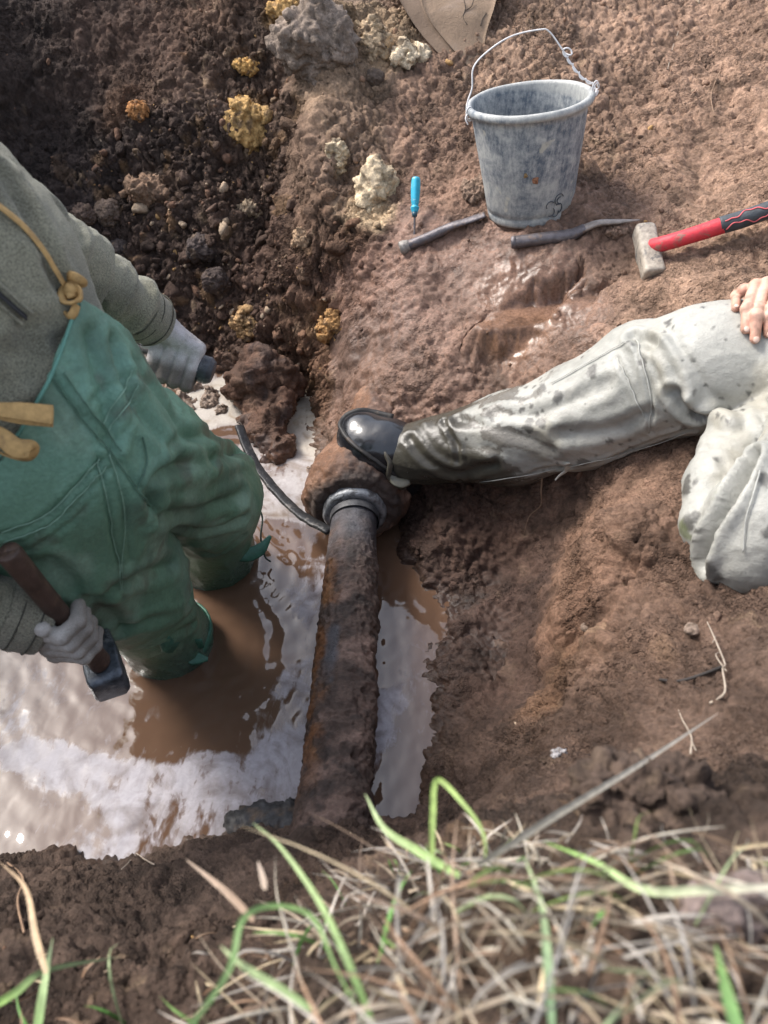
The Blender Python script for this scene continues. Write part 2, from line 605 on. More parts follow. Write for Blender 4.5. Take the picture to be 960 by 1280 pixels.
# ================================================================== THE PIT (ground)
# (pixel x, pixel y, depth) of points on the bare pit surface
CTRL = [
    # back left wall, from the water line up
    (-250, 420, 2.45), (0, 420, 2.55), (120, 425, 2.56), (200, 445, 2.50), (290, 452, 2.44), (380, 470, 2.38),
    (-150, 250, 2.35), (0, 300, 2.43), (100, 300, 2.45), (200, 300, 2.44), (290, 300, 2.36), (350, 300, 2.42), (385, 300, 2.13),
    (-150, 100, 2.3), (0, 150, 2.4), (100, 150, 2.45), (200, 150, 2.42), (290, 150, 2.36), (350, 150, 2.43), (385, 150, 2.13),
    (-150, 0, 2.3), (0, 0, 2.4), (100, 0, 2.45), (200, 0, 2.45), (290, 0, 2.40), (350, 0, 2.42), (395, 0, 2.15),
    # middle column and mound down to the boot
    (425, 440, 2.12), (430, 380, 2.12), (430, 250, 2.12), (450, 150, 2.15), (450, 60, 2.2),
    (480, 490, 1.93), (490, 400, 1.96), (500, 310, 2.0), (490, 210, 2.1), (480, 100, 2.2), (500, 0, 2.36),
    (560, 480, 1.87), (570, 400, 1.9), (570, 300, 1.95), (560, 200, 2.07), (560, 100, 2.2), (600, 0, 2.36),
    (665, 275, 1.87), (665, 200, 1.99), (665, 100, 2.15), (690, 0, 2.3), (650, 340, 1.86), (650, 400, 1.83), (640, 470, 1.82),
    (770, 280, 1.83), (780, 200, 1.98), (790, 100, 2.15), (800, 0, 2.3), (760, 350, 1.78), (740, 400, 1.74),
    (860, 290, 1.76), (880, 200, 1.9), (890, 100, 2.08), (900, 0, 2.25), (860, 350, 1.66), (700, 780, 1.50), (712, 700, 1.56), (690, 855, 1.38), (735, 690, 1.365), (724, 800, 1.245), (940, 340, 1.56), (950, 270, 1.68), (960, 200, 1.82),
    (1100, 300, 1.45), (1080, 150, 1.75), (1080, 0, 2.1),
    # under the stretched leg, right slope
    (560, 620, 1.79), (660, 612, 1.73), (760, 590, 1.58), (860, 560, 1.47), (960, 560, 1.36),
    (530, 680, 1.78), (600, 700, 1.75), (675, 680, 1.70), (742, 650, 1.42), (800, 640, 1.40), (850, 650, 1.33),
    (600, 790, 1.64), (660, 770, 1.61), (728, 740, 1.315), (780, 740, 1.29), (850, 740, 1.2), (920, 760, 1.12),
    (600, 870, 1.50), (650, 860, 1.50), (712, 850, 1.21), (770, 830, 1.17), (850, 830, 1.06), (940, 830, 0.98),
    (590, 950, 1.28), (640, 950, 1.26), (700, 940, 1.10), (770, 940, 1.02), (860, 920, 0.93), (950, 930, 0.86),
    (1050, 760, 1.0), (1050, 900, 0.82),
    # rim near the camera
    (600, 1010, 1.10), (690, 1010, 0.93), (760, 1010, 0.80), (860, 1000, 0.72), (960, 990, 0.70),
    (560, 1060, 0.92), (640, 1080, 0.64), (760, 1090, 0.56), (900, 1080, 0.56),
    (480, 1080, 0.86), (520, 1130, 0.60), (600, 1200, 0.47), (800, 1200, 0.46), (950, 1200, 0.46), (470, 1200, 0.56), (500, 1280, 0.47), (900, 1290, 0.44),
    # near left bank
    (300, 1060, 1.20), (410, 1050, 1.14), (200, 1095, 1.14), (60, 1080, 1.20), (-100, 1100, 1.18), (100, 1150, 0.98), (300, 1140, 0.98), (390, 1140, 0.88), (0, 1190, 0.92),
    (100, 1250, 0.77), (300, 1230, 0.74), (400, 1240, 0.62), (200, 1290, 0.68), (0, 1290, 0.72),
]
cp = np.array([P(*c) for c in CTRL])
WL = [(150, 418), (230, 452), (300, 475), (345, 520), (400, 492), (418, 520), (416, 585), (510, 655), (520, 705), (552, 775), (560, 850), (552, 940), (535, 1010),
      (470, 1030), (380, 1025), (300, 1035), (200, 1052), (100, 1068), (0, 1068), (-120, 1070)]
wl = np.array([PZ(x, y, 0.0) for x, y in WL])
BED = [(250, 560), (300, 650), (100, 700), (250, 800), (100, 900), (-50, 850), (-50, 600), (300, 930), (100, 1000), (300, 540), (380, 560), (430, 760), (430, 900), (500, 800), (500, 920), (480, 720), (-150, 980)]
bed = np.array([PZ(x, y, -0.16) for x, y in BED])
bed[[8, 12, 13, 14, 15, 9, 10], 2] = -0.08
EXTRA = np.array([
    (-1.15, 0.6, 0.35), (-1.15, 1.0, 0.3), (-1.15, 1.5, 0.3), (-1.2, 2.0, 0.3), (-1.35, 0.8, 0.8), (-1.35, 1.4, 0.85), (-1.4, 2.0, 0.9), (-0.95, 1.0, -0.02), (-0.95, 1.6, -0.02),
    (-1.3, 2.6, 0.95), (-0.6, 3.1, 1.08), (0.0, 3.1, 1.06), (0.6, 3.1, 1.06), (1.2, 3.0, 1.02), (1.4, 2.2, 0.9), (1.4, 1.4, 0.75), (1.4, 0.8, 0.72), (1.0, 1.2, 0.50), (0.9, 0.9, 0.52), (0.8, 1.5, 0.55),
    (1.4, 0.3, 0.78), (0.8, 0.2, 0.76), (0.0, -0.2, 0.8), (-0.6, -0.1, 0.72), (-1.2, 0.1, 0.75), (0.7, -0.3, 0.8), (-1.1, 0.4, 0.5)])
pts = np.vstack([cp, wl, bed, EXTRA])
MQC = 0.045

def mq(d2):
    return np.sqrt(d2 + MQC * MQC)

A = mq(((pts[:, None, :2] - pts[None, :, :2]) ** 2).sum(-1))
npt = len(pts)
lam = 0.007
Q = np.hstack([np.ones((npt, 1)), pts[:, :2]])
M = np.block([[A - lam * np.eye(npt), Q], [Q.T, np.zeros((3, 3))]])
sol = np.linalg.solve(M, np.concatenate([pts[:, 2], np.zeros(3)]))

def base_height(x, y):
    x = np.asarray(x, float).ravel(); y = np.asarray(y, float).ravel()
    z = np.empty(len(x))
    for i in range(0, len(x), 40000):
        s = slice(i, i + 40000)
        d2 = (x[s, None] - pts[None, :, 0]) ** 2 + (y[s, None] - pts[None, :, 1]) ** 2
        z[s] = mq(d2) @ sol[:npt] + sol[npt] + sol[npt + 1] * x[s] + sol[npt + 2] * y[s]
    # runs out level into the field beyond the pit
    dx = np.maximum(np.abs(x) - 1.3, 0); dy = np.maximum(np.maximum(-0.05 - y, y - 2.95), 0)
    t = sstep(0.0, 0.6, np.hypot(dx, dy))
    return np.clip(z, -0.3, 1.3) * (1 - t) + (0.95 + 0.1 * np.clip(y / 3, 0, 1)) * t

def base_hit(px, py):
    r = ray(px, py)
    Z = np.linspace(0.3, 3.2, 600)
    q = C0 + Z[:, None] * r
    d = q[:, 2] - base_height(q[:, 0], q[:, 1])
    k = np.argmax(d < 0)
    if d[k] >= 0: return q[-1]
    return q[k]

GS = 0.0045
core_x = np.arange(-1.3, 1.3001, GS)
core_y = np.arange(0.0, 2.9501, GS)
ext = np.array([0.03, 0.08, 0.16, 0.3, 0.5, 0.8, 1.3, 2.2, 4, 8, 16, 40, 100, 300])
gx = np.concatenate([core_x[0] - ext[::-1], core_x, core_x[-1] + ext])
gy = np.concatenate([core_y[0] - ext[::-1], core_y, core_y[-1] + ext])
X, Y = np.meshgrid(gx, gy, indexing='ij')
Zb = base_height(X, Y).reshape(X.shape)
# two shallow puddle hollows trodden into the wet ledge
PUDS = []
for px, py, ra_, rb_ in ((655, 393, .105, .040), (735, 372, .050, .020)):
    c_ = base_hit(px, py); PUDS.append((c_, ra_, rb_))
pud_t = np.zeros(X.shape)
for c_, ra_, rb_ in PUDS:
    e_ = np.hypot((X - c_[0]) / ra_, ((Y - c_[1]) - .25 * (X - c_[0])) / rb_)
    sel = e_ < 2.2
    q_ = np.stack([X[sel], Y[sel], 0 * X[sel]], 1)
    t_ = np.zeros(X.shape); t_[sel] = sstep(1.45, .85, e_[sel] + .45 * fbm(q_ * 22, 3, 71))
    Zb = Zb * (1 - .8 * t_) + (c_[2] - .007) * .8 * t_
    pud_t = np.maximum(pud_t, t_)
GV = np.stack([X.ravel(), Y.ravel(), Zb.ravel()], 1)
# normals of the smooth base
dzx = np.gradient(Zb, gx, axis=0); dzy = np.gradient(Zb, gy, axis=1)
GN = np.stack([-dzx.ravel(), -dzy.ravel(), np.ones(GV.shape[0])], 1)
GN /= np.linalg.norm(GN, axis=1)[:, None]

DARK = (.050, .036, .031); BROWN = (.150, .098, .071); RED = (.20, .112, .078); TAN = (.30, .215, .15); OCHRE = (.44, .275, .11); OCHRE2 = (.38, .245, .115)
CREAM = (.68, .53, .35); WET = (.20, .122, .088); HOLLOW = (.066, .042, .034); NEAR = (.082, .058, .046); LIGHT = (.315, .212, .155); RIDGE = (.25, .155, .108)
# px, py, radius m, colour, clod size 0..1, wet 0..1
ZONES = [
    (318, 150, .055, OCHRE2, .95, .0), (300, 128, .03, OCHRE2, .9, .0), (305, 84, .022, OCHRE2, .9, 0), (178, 140, .022, (.34, .17, .07), .9, 0), (465, 262, .05, CREAM, .5, 0), (512, 76, .03, CREAM, .7, 0), (428, 200, .022, CREAM, .6, 0), (415, 408, .03, (.36, .22, .10), .9, 0), (312, 405, .03, (.33, .21, .11), .9, 0), (230, 80, .03, (.24, .13, .06), .6, 0), (358, 12, .04, OCHRE2, .6, 0), (735, 790, .02, (.46, .29, .14), .4, 0), (690, 905, .02, (.26, .15, .09), .4, 0), (640, 975, .02, (.26, .15, .09), .4, 0),
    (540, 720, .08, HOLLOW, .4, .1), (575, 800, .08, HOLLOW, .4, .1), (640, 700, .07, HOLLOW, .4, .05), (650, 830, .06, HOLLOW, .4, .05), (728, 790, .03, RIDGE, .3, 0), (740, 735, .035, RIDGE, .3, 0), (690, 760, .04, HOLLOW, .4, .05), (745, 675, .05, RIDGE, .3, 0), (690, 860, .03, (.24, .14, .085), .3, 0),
    (20, 60, .25, DARK, .35, .0), (120, 60, .2, (.075, .048, .037), .3, .0), (60, 180, .2, (.04, .03, .027), .55, .0), (200, 60, .17, (.11, .068, .05), .4, 0),
    (60, 260, .2, (.04, .03, .028), .7, .0), (160, 220, .2, (.06, .043, .037), .9, .0), (270, 80, .16, (.10, .068, .052), .7, 0), (260, 40, .14, (.13, .08, .055), .5, 0),
    (320, 60, .12, (.11, .076, .058), .6, 0), (250, 170, .16, (.08, .055, .045), 1., 0), (330, 170, .12, (.12, .08, .06), .9, 0), (200, 300, .18, (.085, .058, .047), 1., 0),
    (300, 260, .15, (.11, .075, .058), 1., 0), (330, 330, .15, (.12, .076, .058), 1., 0), (250, 380, .15, (.085, .056, .045), 1., 0), (380, 350, .12, (.13, .08, .058), 1., 0),
    (400, 420, .1, (.17, .10, .065), .9, .1), (300, 440, .12, (.12, .075, .055), .9, .25), (150, 120, .09, (.15, .085, .05), .5, 0), (215, 230, .06, (.14, .09, .06), .8, 0),
    (375, 60, .09, (.24, .175, .13), .5, 0), (375, 200, .09, (.19, .128, .092), .45, 0), (385, 270, .07, (.19, .125, .088), .5, 0),
    (440, 100, .1, TAN, .5, 0), (430, 200, .09, (.22, .155, .115), .6, 0), (480, 60, .08, (.34, .25, .165), .7, 0), (450, 160, .08, (.25, .175, .125), .6, 0),
    (530, 130, .12, (.24, .16, .118), .5, 0), (530, 200, .11, (.25, .165, .122), .5, .05), (470, 250, .06, (.40, .29, .19), .6, 0),
    (430, 300, .06, (.15, .09, .06), .8, 0), (450, 350, .1, (.20, .122, .092), .45, .35), (560, 240, .1, (.27, .175, .13), .4, .1), (520, 330, .12, (.215, .134, .102), .3, .55), (600, 330, .1, (.21, .132, .10), .3, .7),
    (640, 380, .10, WET, .15, 1.), (700, 370, .10, (.19, .12, .09), .2, 1.), (640, 420, .07, (.19, .108, .066), .1, 1.), (740, 400, .08, (.21, .133, .098), .3, .7),
    (500, 400, .12, (.20, .128, .100), .38, .6), (560, 440, .12, (.22, .14, .106), .42, .5), (470, 470, .1, (.19, .12, .09), .42, .6), (660, 470, .09, (.19, .122, .09), .5, .45), (450, 430, .08, (.15, .10, .08), .4, .6),
    (700, 60, .22, (.27, .185, .135), .6, 0), (800, 60, .22, LIGHT, .5, 0), (930, 60, .25, LIGHT, .4, 0), (780, 170, .16, (.25, .168, .122), .6, 0), (880, 180, .2, LIGHT, .35, 0),
    (780, 290, .14, (.23, .15, .112), .4, .25), (900, 300, .2, (.33, .225, .165), .3, 0), (850, 370, .14, (.33, .225, .165), .25, 0), (940, 230, .2, LIGHT, .35, 0),
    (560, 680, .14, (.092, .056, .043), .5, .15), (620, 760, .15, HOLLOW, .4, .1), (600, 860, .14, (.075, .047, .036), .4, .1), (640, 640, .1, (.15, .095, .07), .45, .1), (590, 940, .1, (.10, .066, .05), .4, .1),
    (720, 700, .09, RIDGE, .35, 0), (740, 760, .1, (.22, .13, .088), .45, 0), (790, 640, .12, (.21, .135, .098), .4, 0), (700, 840, .08, (.19, .112, .07), .45, 0), (800, 740, .12, (.17, .11, .08), .7, 0),
    (860, 800, .12, (.15, .10, .075), .7, 0), (780, 860, .12, (.145, .095, .07), .5, 0), (680, 920, .1, (.125, .083, .062), .55, 0), (900, 900, .14, (.135, .092, .07), .45, 0), (930, 820, .1, (.125, .086, .067), .35, 0), (800, 930, .12, (.125, .085, .065), .45, 0),
    (300, 1060, .12, (.12, .085, .067), .2, .15), (200, 1100, .12, NEAR, .3, .1), (100, 1150, .15, NEAR, .45, 0), (50, 1080, .1, (.08, .055, .043), .4, .2), (350, 1150, .12, (.09, .062, .048), .5, 0), (250, 1230, .15, (.075, .052, .04), .55, 0), (420, 1060, .08, (.085, .058, .045), .6, 0),
    (640, 1000, .12, (.12, .082, .063), .4, 0), (800, 1020, .12, (.08, .057, .045), .7, 0), (600, 1150, .15, (.07, .05, .038), .6, 0), (850, 1180, .2, (.075, .053, .041), .6, 0),
]
zc = np.array([base_hit(z[0], z[1]) for z in ZONES])
zr = np.array([z[2] for z in ZONES]); zcol = np.array([z[3] for z in ZONES]); zcl = np.array([z[4] for z in ZONES]); zwt = np.array([z[5] for z in ZONES])

def zone_values(p):
    """colour, cloddiness and wetness of the soil at world points"""
    p = np.asarray(p, np.float32)
    C = np.empty((len(p), 3)); K = np.empty(len(p)); Wt = np.empty(len(p))
    wv = np.stack([fbm(p * 7, 3, 21), fbm(p * 7, 3, 31), fbm(p * 7, 3, 41)], 1) * 0.07
    q = p + wv
    for i in range(0, len(p), 40000):
        s = slice(i, i + 40000)
        d2 = ((q[s, None, :] - zc[None]) ** 2).sum(-1) / (zr[None] * .75) ** 2
        wgt = np.exp(-np.minimum(d2, 60)) + 1e-7 / (d2 + .5)
        wgt /= wgt.sum(1)[:, None]
        C[s] = wgt @ zcol; K[s] = wgt @ zcl; Wt[s] = wgt @ zwt
    return C, K, Wt

core = (np.abs(GV[:, 0]) < 1.32) & (GV[:, 1] > -0.02) & (GV[:, 1] < 2.97)
ci = np.where(core)[0]
pc = GV[ci].astype(np.float32)
Cc, Kc, Wc = zone_values(pc)

def clod_relief(p, K):
    """lumps, crumbs and cracks; returns height and a 0..1 lump tone"""
    wp = p + 0.02 * np.stack([perlin(p * 14, 1), perlin(p * 14, 2), perlin(p * 14, 3)], 1)
    h = 0.022 * fbm(p * 4.2, 3, 5)
    f1, f2, r1 = worley(wp * 13, 1)
    big = np.sqrt(np.clip(1 - (f1 / .75) ** 2, 0, 1)) * (.3 + .9 * r1)
    g1, g2, r2 = worley(wp * 31, 4)
    mid = np.sqrt(np.clip(1 - (g1 / .72) ** 2, 0, 1)) * (.2 + r2)
    k1, k2, r3 = worley(p * 75, 8)
    sml = np.sqrt(np.clip(1 - (k1 / .72) ** 2, 0, 1)) * (.2 + r3)
    h = h + K * (0.030 * big * K + 0.0150 * mid) + (0.0006 + 0.0072 * K) * sml
    h = h - K * .012 * np.exp(-((g2 - g1) / .10) ** 2) - (.0004 + .0046 * K) * np.exp(-((k2 - k1) / .12) ** 2)
    h = h + 0.0055 * fbm(p * 24, 4, 9, .62) * (1.2 - .5 * K) + .0035 * np.clip(1 - 2.2 * np.abs(perlin(wp * 38, 19)), 0, 1)
    fa, fe = facets(p * np.array([8, 8, 8], np.float32) + .6 * np.stack([perlin(p * 10, 51), perlin(p * 10, 52), perlin(p * 10, 53)], 1), 3)
    fb, fe2 = facets(p * 19 + .5 * np.stack([perlin(p * 22, 54), perlin(p * 22, 55), perlin(p * 22, 56)], 1), 7)
    pm = sstep(-.25, .35, perlin(p * 5, 57))                     # plates here, smooth there
    h = h + (1 - .45 * K) * (.016 * fa * sstep(0, .12, fe) * (.35 + .65 * pm) + .0075 * fb * sstep(0, .15, fe2) * pm)
    # slumped cracks in the smooth mud
    rid = 1 - np.abs(fbm(p * 9, 3, 14))
    h = h - 0.012 * np.clip(rid - .93, 0, 1) / .07 * (1 - K) * .8
    return h, r1, r2, g2 - g1

hc, r1, r2, edge = clod_relief(pc, Kc)
sm = Wc * (1 - .4 * Kc)
hc = hc * (1 - .45 * sstep(.25, .85, Wc))
hc *= 1 - .85 * pud_t.ravel()[ci]
GV[ci] += GN[ci] * (hc * 1.0)[:, None]
# colour: soil of each lump varies a little
tone = 0.74 + 0.34 * r1 + .26 * r2
Cc = Cc * tone[:, None]
pn = fbm(pc * 16, 4, 61)
oc = sstep(.42, .62, fbm(pc * 9, 4, 66) + .25 * (r2 - .5)) * sstep(.45, .9, Kc) * (1 - Wc)
Cc = mix(Cc, np.array([.30, .19, .105]), oc * .55)
pale = sstep(.55, .75, fbm(pc * 21, 3, 71) + .3 * (r2 - .5)) * sstep(.3, .7, Kc) * (1 - Wc)
Cc = mix(Cc, np.array([.42, .31, .21]), pale * .5)
dk = sstep(.25, .6, fbm(pc * 12, 4, 77)) * .35
Cc = Cc * (1 - dk)[:, None]
Cc = Cc * ((1 + .16 * pn))[:, None] * np.array([.83, .79, .755])
gcol = np.tile(np.array(NEAR), (len(GV), 1)); gcol[ci] = Cc
gwet = np.zeros(len(GV)); gwet[ci] = Wc
# soaked band just above the water line
band = sstep(.05, .0, GV[:, 2]) * core
gwet = np.maximum(gwet, band * .8)
gcol *= (1 - .3 * band)[:, None]
ground_mat = attr_mat('soil', rough=.93, var=.42, vscale=150, bumps=((70, .007), (190, .005), (480, .0024)), spec=.28, rough_attr='wet', crumbs=((120, .006), (310, .003)))
gme = make_mesh('ground', GV, grid_faces(len(gx), len(gy), flip=True), True, {'col': gcol, 'wet': gwet})
ground = tag(link('ground', gme, ground_mat), kind='structure')
print('ground', time.time() - T0)

def gz(px, py):
    """point and normal of the ground seen at a photograph pixel"""
    r = Vector(ray(px, py)).normalized()
    ok, loc, nrm, _ = ground.ray_cast(Vector(C0), r)
    if not ok: return np.array(base_hit(px, py)), np.array([0, 0, 1.0])
    return np.array(loc), np.array(nrm)

def gdown(x, y):
    ok, loc, nrm, _ = ground.ray_cast(Vector((x, y, 3)), Vector((0, 0, -1)))
    return np.array(loc) if ok else np.array([x, y, .8])

# ================================================================== WATER
# px, py, radius, film with sky reflection painted in 0..1, cream 0..1, whiteness 0..1
FILM_SKY = [
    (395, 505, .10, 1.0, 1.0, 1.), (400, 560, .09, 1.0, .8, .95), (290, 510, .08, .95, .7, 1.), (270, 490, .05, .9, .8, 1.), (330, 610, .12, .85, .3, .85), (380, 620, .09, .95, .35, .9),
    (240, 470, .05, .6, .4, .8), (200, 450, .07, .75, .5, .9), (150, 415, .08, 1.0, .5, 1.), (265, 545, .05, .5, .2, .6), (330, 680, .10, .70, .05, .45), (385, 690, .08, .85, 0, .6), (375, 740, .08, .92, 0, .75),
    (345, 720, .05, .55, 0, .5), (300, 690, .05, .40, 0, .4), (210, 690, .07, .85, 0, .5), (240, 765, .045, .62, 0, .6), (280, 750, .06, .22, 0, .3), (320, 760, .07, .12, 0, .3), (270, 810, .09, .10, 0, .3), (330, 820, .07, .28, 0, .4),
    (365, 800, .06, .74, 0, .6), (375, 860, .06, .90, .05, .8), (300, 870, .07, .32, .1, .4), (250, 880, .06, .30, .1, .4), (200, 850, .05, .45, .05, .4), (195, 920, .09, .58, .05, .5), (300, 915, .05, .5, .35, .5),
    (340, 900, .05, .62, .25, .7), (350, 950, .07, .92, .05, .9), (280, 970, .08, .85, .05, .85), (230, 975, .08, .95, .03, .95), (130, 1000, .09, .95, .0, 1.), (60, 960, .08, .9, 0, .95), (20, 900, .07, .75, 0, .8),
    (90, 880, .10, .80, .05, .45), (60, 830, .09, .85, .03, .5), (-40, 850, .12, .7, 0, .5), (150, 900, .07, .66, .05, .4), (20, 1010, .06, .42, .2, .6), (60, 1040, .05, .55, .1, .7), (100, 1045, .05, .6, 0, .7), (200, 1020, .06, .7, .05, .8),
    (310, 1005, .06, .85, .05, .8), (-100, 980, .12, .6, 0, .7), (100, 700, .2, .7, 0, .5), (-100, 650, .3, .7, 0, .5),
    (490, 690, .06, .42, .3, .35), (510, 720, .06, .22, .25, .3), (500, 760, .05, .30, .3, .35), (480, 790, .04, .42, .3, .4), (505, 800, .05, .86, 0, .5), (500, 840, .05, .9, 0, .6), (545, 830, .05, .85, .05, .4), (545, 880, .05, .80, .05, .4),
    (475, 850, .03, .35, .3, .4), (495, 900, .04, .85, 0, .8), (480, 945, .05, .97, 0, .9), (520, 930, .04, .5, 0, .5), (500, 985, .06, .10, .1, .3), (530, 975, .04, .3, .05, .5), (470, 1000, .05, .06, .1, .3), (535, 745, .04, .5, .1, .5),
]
fz = np.array([PZ(a[0], a[1], 0) for a in FILM_SKY]); fr = np.array([a[2] for a in FILM_SKY])
fv = np.array([a[3:] for a in FILM_SKY])
wx = np.arange(-1.25, .34, .004); wy = np.arange(.42, 2.7, .004)
WX, WY = np.meshgrid(wx, wy, indexing='ij')
wp = np.stack([WX.ravel(), WY.ravel(), np.zeros(WX.size)], 1)
# fan of ripples: waves spreading from the waders and the pipe, plus small chop
leg_c = [PZ(270, 705, 0), PZ(215, 815, 0)]
rip = np.zeros(len(wp))
for k, c in enumerate(leg_c):
    r = np.hypot(wp[:, 0] - c[0], wp[:, 1] - c[1])
    wob = .02 * perlin(wp * 9, 80 + k)
    rip += .0012 * np.sin((r + wob) * 2 * math.pi / .045) * np.exp(-r / .35) * sstep(.05, .12, r)
rip *= 1.0
rip += .0015 * fbm(wp * np.array([16, 10, 1]), 3, 91) + .0004 * perlin(wp * np.array([52, 30, 1]), 95)
rip *= 1 - .5 * sstep(-.35, -.60, wp[:, 0])
wv = wp.copy(); wv[:, 2] = rip
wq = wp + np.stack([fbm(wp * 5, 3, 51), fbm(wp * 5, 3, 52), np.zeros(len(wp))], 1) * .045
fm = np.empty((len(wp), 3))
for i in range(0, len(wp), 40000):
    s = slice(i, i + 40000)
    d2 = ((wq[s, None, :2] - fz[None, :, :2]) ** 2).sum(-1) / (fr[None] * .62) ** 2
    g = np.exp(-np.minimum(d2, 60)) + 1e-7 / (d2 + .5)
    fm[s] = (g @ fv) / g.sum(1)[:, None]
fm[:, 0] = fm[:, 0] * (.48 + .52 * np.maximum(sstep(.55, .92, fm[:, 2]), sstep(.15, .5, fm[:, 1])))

m, t, b = new_mat('muddy_water')
v = coords(t)
film_sky = attr(t, 'film_sky', 'Fac'); cream = attr(t, 'cream', 'Fac'); white = attr(t, 'white', 'Fac')
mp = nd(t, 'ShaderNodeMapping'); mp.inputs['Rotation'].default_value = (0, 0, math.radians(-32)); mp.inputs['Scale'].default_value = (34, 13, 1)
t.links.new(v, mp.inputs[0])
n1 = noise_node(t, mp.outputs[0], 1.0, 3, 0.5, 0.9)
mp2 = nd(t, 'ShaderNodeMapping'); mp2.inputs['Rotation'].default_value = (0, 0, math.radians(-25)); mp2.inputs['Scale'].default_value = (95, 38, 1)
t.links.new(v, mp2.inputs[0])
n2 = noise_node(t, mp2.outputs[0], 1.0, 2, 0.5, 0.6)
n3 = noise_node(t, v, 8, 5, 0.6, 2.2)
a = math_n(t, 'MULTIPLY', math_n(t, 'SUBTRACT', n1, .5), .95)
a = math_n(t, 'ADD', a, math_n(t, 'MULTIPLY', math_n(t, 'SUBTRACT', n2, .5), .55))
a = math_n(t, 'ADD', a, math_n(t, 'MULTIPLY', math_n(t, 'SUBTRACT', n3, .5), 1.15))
a = math_n(t, 'ADD', a, math_n(t, 'SUBTRACT', film_sky, .07))
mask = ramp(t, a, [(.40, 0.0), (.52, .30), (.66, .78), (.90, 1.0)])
# tone of the pale scum and painted sky reflection: swirled
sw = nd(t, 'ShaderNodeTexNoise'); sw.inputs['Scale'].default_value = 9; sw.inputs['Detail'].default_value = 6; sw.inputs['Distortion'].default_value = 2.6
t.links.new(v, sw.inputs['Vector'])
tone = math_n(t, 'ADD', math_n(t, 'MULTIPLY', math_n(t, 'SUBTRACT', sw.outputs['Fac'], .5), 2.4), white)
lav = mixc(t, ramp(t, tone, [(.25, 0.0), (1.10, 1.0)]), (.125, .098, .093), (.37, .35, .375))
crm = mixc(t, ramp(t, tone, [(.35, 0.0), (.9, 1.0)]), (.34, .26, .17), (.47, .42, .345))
scum_sky = mixc(t, cream, lav, crm)
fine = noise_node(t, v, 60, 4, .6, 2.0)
scum_sky = mixc(t, 1.0, scum_sky, ramp(t, fine, [(.3, .86), (.7, 1.05)]), 'MULTIPLY')
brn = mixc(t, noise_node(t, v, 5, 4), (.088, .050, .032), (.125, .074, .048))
t.links.new(mixc(t, mask, brn, scum_sky), b.inputs['Base Color'])
b.inputs['IOR'].default_value = 1.60
t.links.new(ramp(t, mask, [(0, .62), (1, .12)]), b.inputs['Specular IOR Level'])
t.links.new(ramp(t, mask, [(0, .035), (1, .40)]), b.inputs['Roughness'])
nb = bump_n(t, noise_node(t, v, 22, 2, .4, .4), .0012, 1.0)
t.links.new(nb, b.inputs['Normal'])
water_mat = m
wme = make_mesh('muddy_water', wv, grid_faces(len(wx), len(wy), flip=True), True, {'film_sky': fm[:, 0], 'cream': fm[:, 1], 'white': fm[:, 2]})
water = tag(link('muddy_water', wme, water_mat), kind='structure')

# ================================================================== THE PIPE
pipe_a = np.array([-.088, .50, .085]); pipe_b = np.array([-.068, 1.335, .10])
pipe = thing('buried_pipe', (pipe_a + pipe_b) / 2, 'thick rusty mud-caked pipe running across the flooded pit', 'pipe')
nu, nv = 420, 170
tt = np.linspace(0, 1, nu)
cen = pipe_a + tt[:, None] * (pipe_b - pipe_a)
ang = np.arange(nv) / nv * 2 * math.pi            # 0 = +x (right), pi/2 = up
dirs = np.stack([np.cos(ang), np.zeros(nv), np.sin(ang)], 1)
R0 = .0525
Vp = (cen[:, None, :] + dirs[None] * R0).reshape(-1, 3)
pd = Vp.astype(np.float32)
tu = np.repeat(tt, nv); an = np.tile(ang, nu)
mudc = sstep(.86, .25, tu + .16 * fbm(pd * 11, 3, 3))                    # mud cake thickens to the near end
right = sstep(-.35, .75, np.cos(an) + .35 * fbm(pd * 13, 3, 6))            # more on the right flank
bare = sstep(.35, .62, .75 - np.hypot((tu - .49) / .13, (np.angle(np.exp(1j * (an - 1.95)))) / .55) * .5 + .22 * fbm(pd * 17, 4, 8))
bare = np.maximum(bare, sstep(.74, .93, tu + .06 * fbm(pd * 20, 3, 12)))
cake = np.clip(.25 * mudc + .95 * mudc * right + .30 * right, 0, 1.2) * (1 - bare * .9)
f1, f2, rr = worley(pd * 48, 3)
g1, g2, rg = worley(pd * 20, 5)
lump = np.sqrt(np.clip(1 - (f1 / .75) ** 2, 0, 1)) * (.3 + rr)
disp = cake * (.0075 + .0035 * lump * sstep(-.2, .5, fbm(pd * 9, 2, 62)) + .007 * fbm(pd * 13, 4, 15, .6)) + .0012 * fbm(pd * 60, 3, 18) * (1 - bare)
disp += (1 - bare) * (.0028 * np.clip(1 - 2 * np.abs(perlin(pd * 55, 71)), 0, 1) - .0035 * sstep(.25, .6, perlin(pd * 70, 72)) + .0022 * fbm(pd * 95, 3, 73, .65))
disp += .014 * sstep(.22, .0, tu) * (1 + .5 * fbm(pd * 9, 3, 11))
Vp = Vp + np.tile(dirs, (nu, 1)) * disp[:, None]
rust = np.array([.20, .080, .026]); rust2 = np.array([.30, .14, .055]); iron = np.array([.062, .064, .074]); mud = np.array([.095, .062, .048]); pinkish = np.array([.23, .15, .118])
cc = mix(np.tile(mud, (len(Vp), 1)), np.tile(pinkish, (len(Vp), 1)), sstep(-.1, .5, fbm(pd * 10, 4, 31)) * .8)
left = sstep(.15, .75, -np.cos(an) + .3 * fbm(pd * 12, 3, 33)) * sstep(.1, .3, tu)
